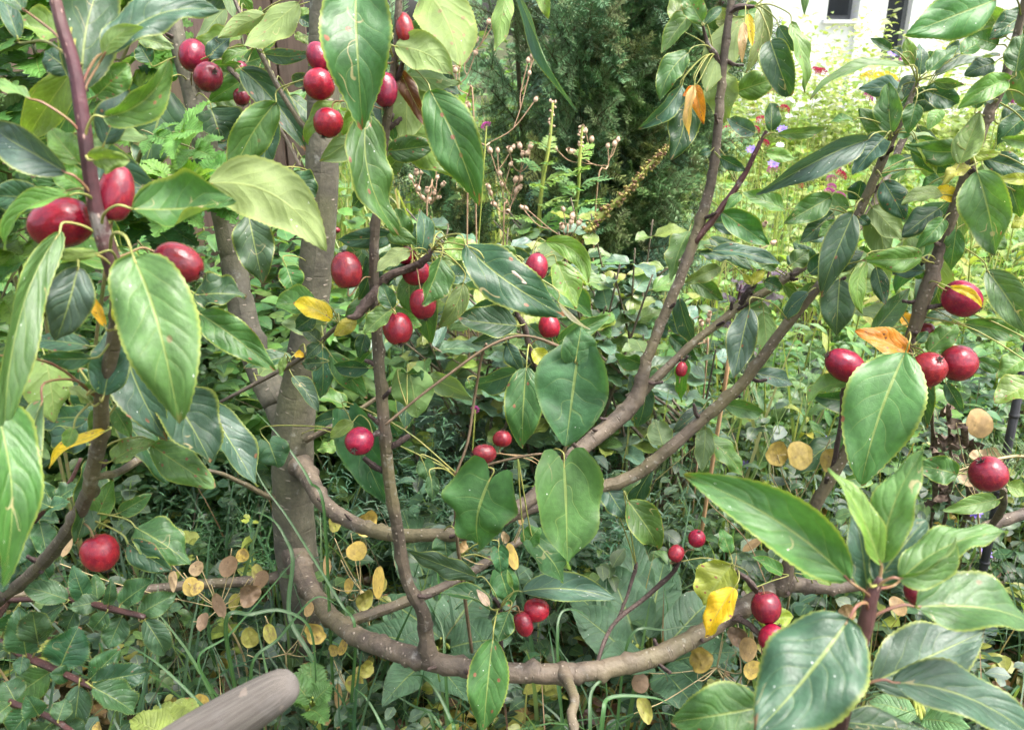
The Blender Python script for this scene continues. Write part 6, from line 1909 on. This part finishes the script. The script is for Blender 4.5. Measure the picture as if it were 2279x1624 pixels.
def scatter(name, parts, mat, label, cat):
    """parts: list of (template, positions, frames, scales, colours) joined into one object"""
    VV, FF, UU, CC = [], [], [], []
    o = 0
    for (tv, tf, tu), pos, fr, sc, colr in parts:
        k = len(pos)
        v = np.einsum('kij,nj->kni', fr, tv) * sc[:, None, None] + pos[:, None, :]
        VV.append(v.reshape(-1, 3))
        FF.append((tf[None] + (np.arange(k) * len(tv))[:, None, None] + o).reshape(-1, 4))
        UU.append(np.tile(tu, (k, 1)))
        CC.append(np.repeat(colr, len(tv), axis=0))
        o += k * len(tv)
    V, Fc, U, C = np.vstack(VV), np.vstack(FF), np.vstack(UU), np.vstack(CC)
    me = bpy.data.meshes.new(name)
    me.vertices.add(len(V)); me.vertices.foreach_set('co', V.astype(np.float32).ravel())
    me.loops.add(Fc.size); me.loops.foreach_set('vertex_index', Fc.astype(np.int32).ravel())
    me.polygons.add(len(Fc)); me.polygons.foreach_set('loop_start', (np.arange(len(Fc)) * 4).astype(np.int32))
    me.update(calc_edges=True)
    ul = me.uv_layers.new(name='UVMap'); ul.data.foreach_set('uv', U[Fc.ravel()].astype(np.float32).ravel())
    at = me.attributes.new('Col', 'FLOAT_COLOR', 'POINT'); at.data.foreach_set('color', C.astype(np.float32).ravel())
    me.polygons.foreach_set('use_smooth', np.ones(len(Fc), dtype=bool))
    me.materials.append(mat)
    ob = bpy.data.objects.new(name, me)
    COL.objects.link(ob)
    return tag(ob, label, cat, kind='stuff')


def cols(k, pal, var=.25):
    pal = np.array(pal)
    c = pal[nrs.randint(0, len(pal), k)] * (1 + nrs.uniform(-var, var, (k, 1))) * (1 + nrs.uniform(-.12, .12, (k, 3)))
    return np.hstack([c, nrs.uniform(0, 1, (k, 1))])


def herb_plants(npl, area, hrange, lrange, lpp, pal, tmpls, keep=None, droop=.2):
    """small leafy plants: returns scatter parts"""
    x = nrs.uniform(area[0], area[1], npl); y = nrs.uniform(area[2], area[3], npl)
    if keep is not None:
        m = keep(x, y); x, y = x[m], y[m]
    npl = len(x)
    h = nrs.uniform(*hrange, npl) * (.6 + .8 * nrs.rand(npl))
    col0 = cols(npl, pal)
    lean = nrs.normal(0, .25, (npl, 2))
    idx = np.repeat(np.arange(npl), lpp)
    t = nrs.uniform(.25, 1, len(idx))
    z = h[idx] * t
    px = x[idx] + lean[idx, 0] * z + nrs.normal(0, .012, len(idx)); py = y[idx] + lean[idx, 1] * z + nrs.normal(0, .012, len(idx))
    a = nrs.uniform(0, 2 * math.pi, len(idx))
    d = np.stack([np.cos(a), np.sin(a), nrs.uniform(-droop - .3, .55, len(idx))], 1)
    up = np.stack([nrs.normal(0, .25, len(idx)), nrs.normal(-.15, .25, len(idx)), np.ones(len(idx))], 1)
    fr = frames_np(d, up)
    sc = nrs.uniform(*lrange, len(idx)) * (1.2 - .4 * t)
    pos = np.stack([px, py, z], 1)
    c = col0[idx] * (1 + nrs.uniform(-.15, .15, (len(idx), 1)))
    c[:, 3] = nrs.rand(len(idx))
    out = []
    pick = nrs.randint(0, len(tmpls), len(idx))
    for k, tm in enumerate(tmpls):
        m = pick == k
        out.append((tm, pos[m], fr[m], sc[m], c[m]))
    return out


def grass(n, area, lrange, pal, tmpls, keep=None, z0=0.0):
    x = nrs.uniform(area[0], area[1], n); y = nrs.uniform(area[2], area[3], n)
    if keep is not None:
        m = keep(x, y); x, y = x[m], y[m]
    n = len(x)
    a = nrs.uniform(0, 2 * math.pi, n)
    d = np.stack([np.cos(a), np.sin(a), nrs.uniform(-.15, .25, n)], 1)
    up = np.stack([nrs.normal(0, .12, n), nrs.normal(0, .12, n), np.ones(n)], 1)
    fr = frames_np(d, up)
    sc = nrs.uniform(*lrange, n)
    pos = np.stack([x, y, np.full(n, z0)], 1)
    c = cols(n, pal)
    out = []
    pick = nrs.randint(0, len(tmpls), n)
    for k, tm in enumerate(tmpls):
        m = pick == k
        out.append((tm, pos[m], fr[m], sc[m], c[m]))
    return out


T_OV = [strip_leaf(4, .62, .08, .25), strip_leaf(4, .5, .14, .35), strip_leaf(4, .7, .03, .12, .7, .55)]
T_LA = [strip_leaf(4, .26, .12, .3, .9, .8), strip_leaf(4, .2, .2, .3, .9, .8)]
T_RD = [strip_leaf(4, .9, .05, .15, .75, .45)]
T_GR = [blade(6, .022, 1.2), blade(6, .016, 2.0), blade(6, .025, .7), blade(6, .015, 2.6)]
T_FG = [blade(4, .014, .6), blade(4, .011, 1.2), blade(4, .016, .3)]


def inview(x, y):
    return np.abs(x) < (y + .1) * .78 + .35


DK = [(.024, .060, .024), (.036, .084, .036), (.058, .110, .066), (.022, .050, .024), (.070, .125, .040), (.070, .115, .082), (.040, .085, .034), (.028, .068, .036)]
# under the tree
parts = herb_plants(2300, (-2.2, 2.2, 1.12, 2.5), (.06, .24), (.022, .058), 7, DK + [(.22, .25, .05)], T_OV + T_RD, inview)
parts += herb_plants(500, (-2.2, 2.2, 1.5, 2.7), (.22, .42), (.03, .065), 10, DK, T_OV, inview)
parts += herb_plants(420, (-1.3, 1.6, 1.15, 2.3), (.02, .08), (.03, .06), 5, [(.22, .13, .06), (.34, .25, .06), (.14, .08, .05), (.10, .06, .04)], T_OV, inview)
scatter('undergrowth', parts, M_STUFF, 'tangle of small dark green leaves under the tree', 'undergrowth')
# blue-green fine foliage
kc = lambda x, y: ((x + .02) / .32) ** 2 + ((y - 1.95) / .35) ** 2 < 1
parts = herb_plants(700, (-.4, .4, 1.6, 2.35), (.22, .42), (.03, .05), 34, [(.050, .125, .075), (.065, .145, .085), (.045, .105, .060)], [strip_leaf(3, .11, .1, .3, .9, .8)], kc, .1)
parts += herb_plants(260, (-.95, -.45, 1.7, 2.2), (.12, .28), (.02, .035), 26, [(.045, .115, .05)], [strip_leaf(3, .16, .1, .3, .9, .8)], None, .1)
scatter('toadflax_foliage', parts, M_STUFF, 'fine blue-green narrow foliage behind the heart-shaped leaves', 'foliage')
# grass blades
parts = grass(3600, (-1.6, 1.9, 1.05, 2.4), (.16, .42), [(.040, .100, .042), (.050, .118, .048), (.032, .085, .040), (.07, .14, .045)], T_GR, lambda x, y: inview(x, y) & (nrs.rand(len(x)) < np.where(np.abs(x + .1) < .7, 1, .45)))
parts += grass(2600, (.2, 2.4, 1.7, 3.2), (.12, .34), [(.06, .15, .04), (.09, .19, .05), (.12, .22, .06)], T_FG, inview)
parts += grass(900, (-1.8, 2.0, 1.1, 2.6), (.12, .38), [(.20, .14, .08), (.30, .22, .12), (.12, .08, .05)], T_FG, inview)
parts += grass(260, (-.5, .9, 1.9, 2.7), (.35, .7), [(.16, .22, .09), (.13, .20, .07), (.24, .21, .12)], T_FG, inview)
scatter('grass', parts, M_GRASS, 'long loose grass blades growing under the tree', 'grass')
# left bank below the fence
parts = herb_plants(900, (-2.5, -.35, 1.95, 2.95), (.35, .80), (.05, .09), 14, [(.05, .125, .045), (.035, .09, .035), (.08, .18, .05), (.11, .22, .05)], T_OV, inview)
scatter('hedge_bank', parts, M_STUFF, 'dense leafy bank of weeds at the foot of the fence', 'undergrowth')
# flower bed at middle right
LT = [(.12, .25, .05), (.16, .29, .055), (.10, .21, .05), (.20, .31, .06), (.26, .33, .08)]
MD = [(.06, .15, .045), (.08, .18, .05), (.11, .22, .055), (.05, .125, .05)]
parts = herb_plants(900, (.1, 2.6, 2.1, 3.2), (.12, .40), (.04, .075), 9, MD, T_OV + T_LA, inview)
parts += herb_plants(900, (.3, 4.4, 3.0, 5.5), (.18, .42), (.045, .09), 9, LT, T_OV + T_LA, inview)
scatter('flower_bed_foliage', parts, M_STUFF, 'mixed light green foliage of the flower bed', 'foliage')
# meadow beyond
PM = [(.22, .33, .08), (.30, .38, .10), (.18, .30, .07), (.38, .40, .16), (.45, .42, .22)]
parts = grass(9000, (.1, 9, 3.4, 10.2), (.3, .65), PM, T_FG, inview)
parts += grass(2500, (-1.5, .6, 3.6, 8), (.4, 1.0), PM, T_FG, inview)
scatter('meadow_grass', parts, M_GRASS, 'pale tall grass of the flower meadow', 'grass')
parts = herb_plants(1500, (.3, 9, 4.8, 10.0), (.25, .5), (.06, .13), 9, LT + [(.28, .36, .09)], T_OV + T_LA, inview)
parts += herb_plants(350, (-3.5, .5, 4.5, 8), (.5, 1.5), (.08, .15), 14, MD, T_OV, None)
parts += herb_plants(420, (1.7, 4.4, 7.2, 9.3), (.75, 1.15), (.06, .12), 16, [(.30, .38, .10), (.24, .34, .09), (.36, .42, .14)], T_LA + T_OV, None)
scatter('meadow_foliage', parts, M_STUFF, 'pale leafy growth in the meadow before the house', 'foliage')

# ------------------------------------------------------------------ meadow flowers, each its own plant
def bloom_mesh(kind, mat):
    mb = MB()
    r_ = random.Random(4)
    if kind == 'button':
        for k in range(26):
            a = k * 2.4; r = math.sqrt(k / 26)
            c = Vector((math.cos(a) * r * .8, math.sin(a) * r * .8, .45 - .45 * r * r))
            d = Vector((math.cos(a) * r, math.sin(a) * r, .7)).normalized()
            t = d.orthogonal().normalized(); b = d.cross(t)
            mb.add([c, c + d * .3 + t * .2, c + d * .42, c + d * .3 - t * .2, c + d * .3 + b * .2, c + d * .3 - b * .2], [(0, 1, 2, 3), (0, 4, 2, 5)])
    else:
        for k in range(9):
            a = 2 * math.pi * k / 9
            d = Vector((math.cos(a), math.sin(a), .25))
            leaf_geo(mb, d * .12, d * 1.0, (0, 0, 1), .42, n=4, m=1, fold=6, sag=.08, wave=.06, teeth=0, seed=k)
    return mb.mesh('bloom', mat)


def petal_mat(name, a, b):
    return plain_material(name, a, b, 90, .6, .1, .3, .25)


M_CRIM = petal_mat('crimson_petals', (.42, .020, .075), (.55, .06, .14))
M_MAGE = petal_mat('magenta_petals', (.42, .05, .26), (.55, .14, .40))
M_BLUE = petal_mat('violet_petals', (.20, .13, .55), (.32, .24, .70))
M_YEL = petal_mat('yellow_petals', (.75, .60, .05), (.80, .66, .10))
M_WHIT = petal_mat('white_petals', (.75, .75, .72), (.80, .80, .78))
BLO = {'c': bloom_mesh('button', M_CRIM), 'm': bloom_mesh('button', M_MAGE), 'v': bloom_mesh('star', M_BLUE), 'y': bloom_mesh('button', M_YEL), 'w': bloom_mesh('star', M_WHIT)}
FLAB = {'c': ('crimson button flower on a thin stem in the meadow', 'crimson meadow flowers', 'scabious_flower'),
        'm': ('magenta flower head on a thin stem in the meadow', 'magenta meadow flowers', 'scabious_flower'),
        'v': ('violet-blue star flower among the green leaves', 'violet flowers', 'bellflower'),
        'y': ('yellow flower head in the meadow by the house', 'yellow meadow flowers', 'yellow_flower'),
        'w': ('white flower in the meadow', 'white meadow flowers', 'white_flower')}


def flower(kind, top, size, face=None, label=None):
    foot = Vector((top.x + rnd.uniform(-.05, .05), top.y + rnd.uniform(-.03, .08), 0))
    lab, grp, nm = FLAB[kind]
    root = empty(nm, foot, label or lab, 'flower', None if label else grp)
    mb = MB()
    c = catmull([foot, foot.lerp(top, .55) + Vector((rnd.uniform(-.02, .02), 0, 0)), top], 4)
    tube(mb, c, [.0018] * 9, 5)
    mb.build('stem', M_GSTEM, root)
    o = bpy.data.objects.new('bloom', BLO[kind])
    ax = face or Vector((rnd.uniform(-.4, .4), -.5, .8))
    o.matrix_basis = Matrix.LocRotScale(top, ax.to_track_quat('Z', 'Y'), Vector((size, size, size)))
    COL.objects.link(o); child(o, root)


def ptop(u, v, y):
    """point of the vertical plane at distance y seen at a picture point"""
    d = y / (FWD.y + UPV.y * (CY - v) / F)
    return P(u, v, d)


CR = [(1815, 160), (1826, 163), (1745, 245), (1640, 290), (1656, 298), (1622, 290), (1695, 270), (1820, 350), (1826, 345), (1872, 350), (1880, 358), (1855, 375), (1860, 372), (1612, 370), (1608, 378), (1870, 392), (1640, 310), (1605, 330), (1712, 190), (1930, 218),
      (1720, 205), (1850, 400), (1775, 412), (1850, 418), (1838, 440), (1868, 440), (1830, 465), (1680, 290), (1700, 320), (1620, 320), (1590, 300), (1785, 300)]
for i, (u, v) in enumerate(CR):
    y = rnd.uniform(3.4, 4.6) if v > 280 else rnd.uniform(5.2, 7)
    flower('c' if (u < 1800 or v in (392, 350, 345, 160, 163)) else 'm', ptop(u, v, y), rnd.uniform(.022, .03) * y / 4)
for u, v in [(2225, 220), (2235, 230), (2240, 222), (2250, 228), (1845, 430), (2060, 330), (1996, 245), (1570, 70), (1575, 62), (1600, 65), (1565, 78), (1590, 12), (1602, 5), (1720, 380), (2005, 190), (2008, 140), (2240, 215)]:
    flower('m', ptop(u, v, 3.8), rnd.uniform(.02, .03))
for u, v, y in [(1625, 1032, 2.2), (1620, 1035, 2.2), (1838, 988, 1.75), (1845, 985, 1.76), (1720, 367, 3.6), (1672, 335, 3.6), (1740, 290, 4), (1985, 593, 2.6), (1990, 588, 2.6), (2170, 1140, 1.7), (2168, 1135, 1.7), (2190, 1232, 1.6), (1660, 1038, 2.2), (1985, 122, 5)]:
    flower('v', ptop(u, v, y), .009 + .005 * y)
for u, v in [(1925, 175), (1935, 168), (1945, 180), (1955, 172), (1960, 190), (1940, 195), (1970, 170), (1950, 205), (1985, 178), (1935, 210)]:
    flower('y', ptop(u, v, rnd.uniform(5.5, 6.5)), .04)
for u, v in [(1515, 525), (1508, 540), (1900, 360), (1760, 225), (1755, 260), (1780, 235), (1800, 300), (1735, 325)]:
    flower('w', ptop(u, v, rnd.uniform(3.4, 4.4)), .02)
flower('m', ptop(1082, 282, 2.0), .012, label='pink campion flower before the yew')
flower('m', ptop(1057, 912, 1.75), .010, label='small pink flower spike in the fine blue-green foliage')
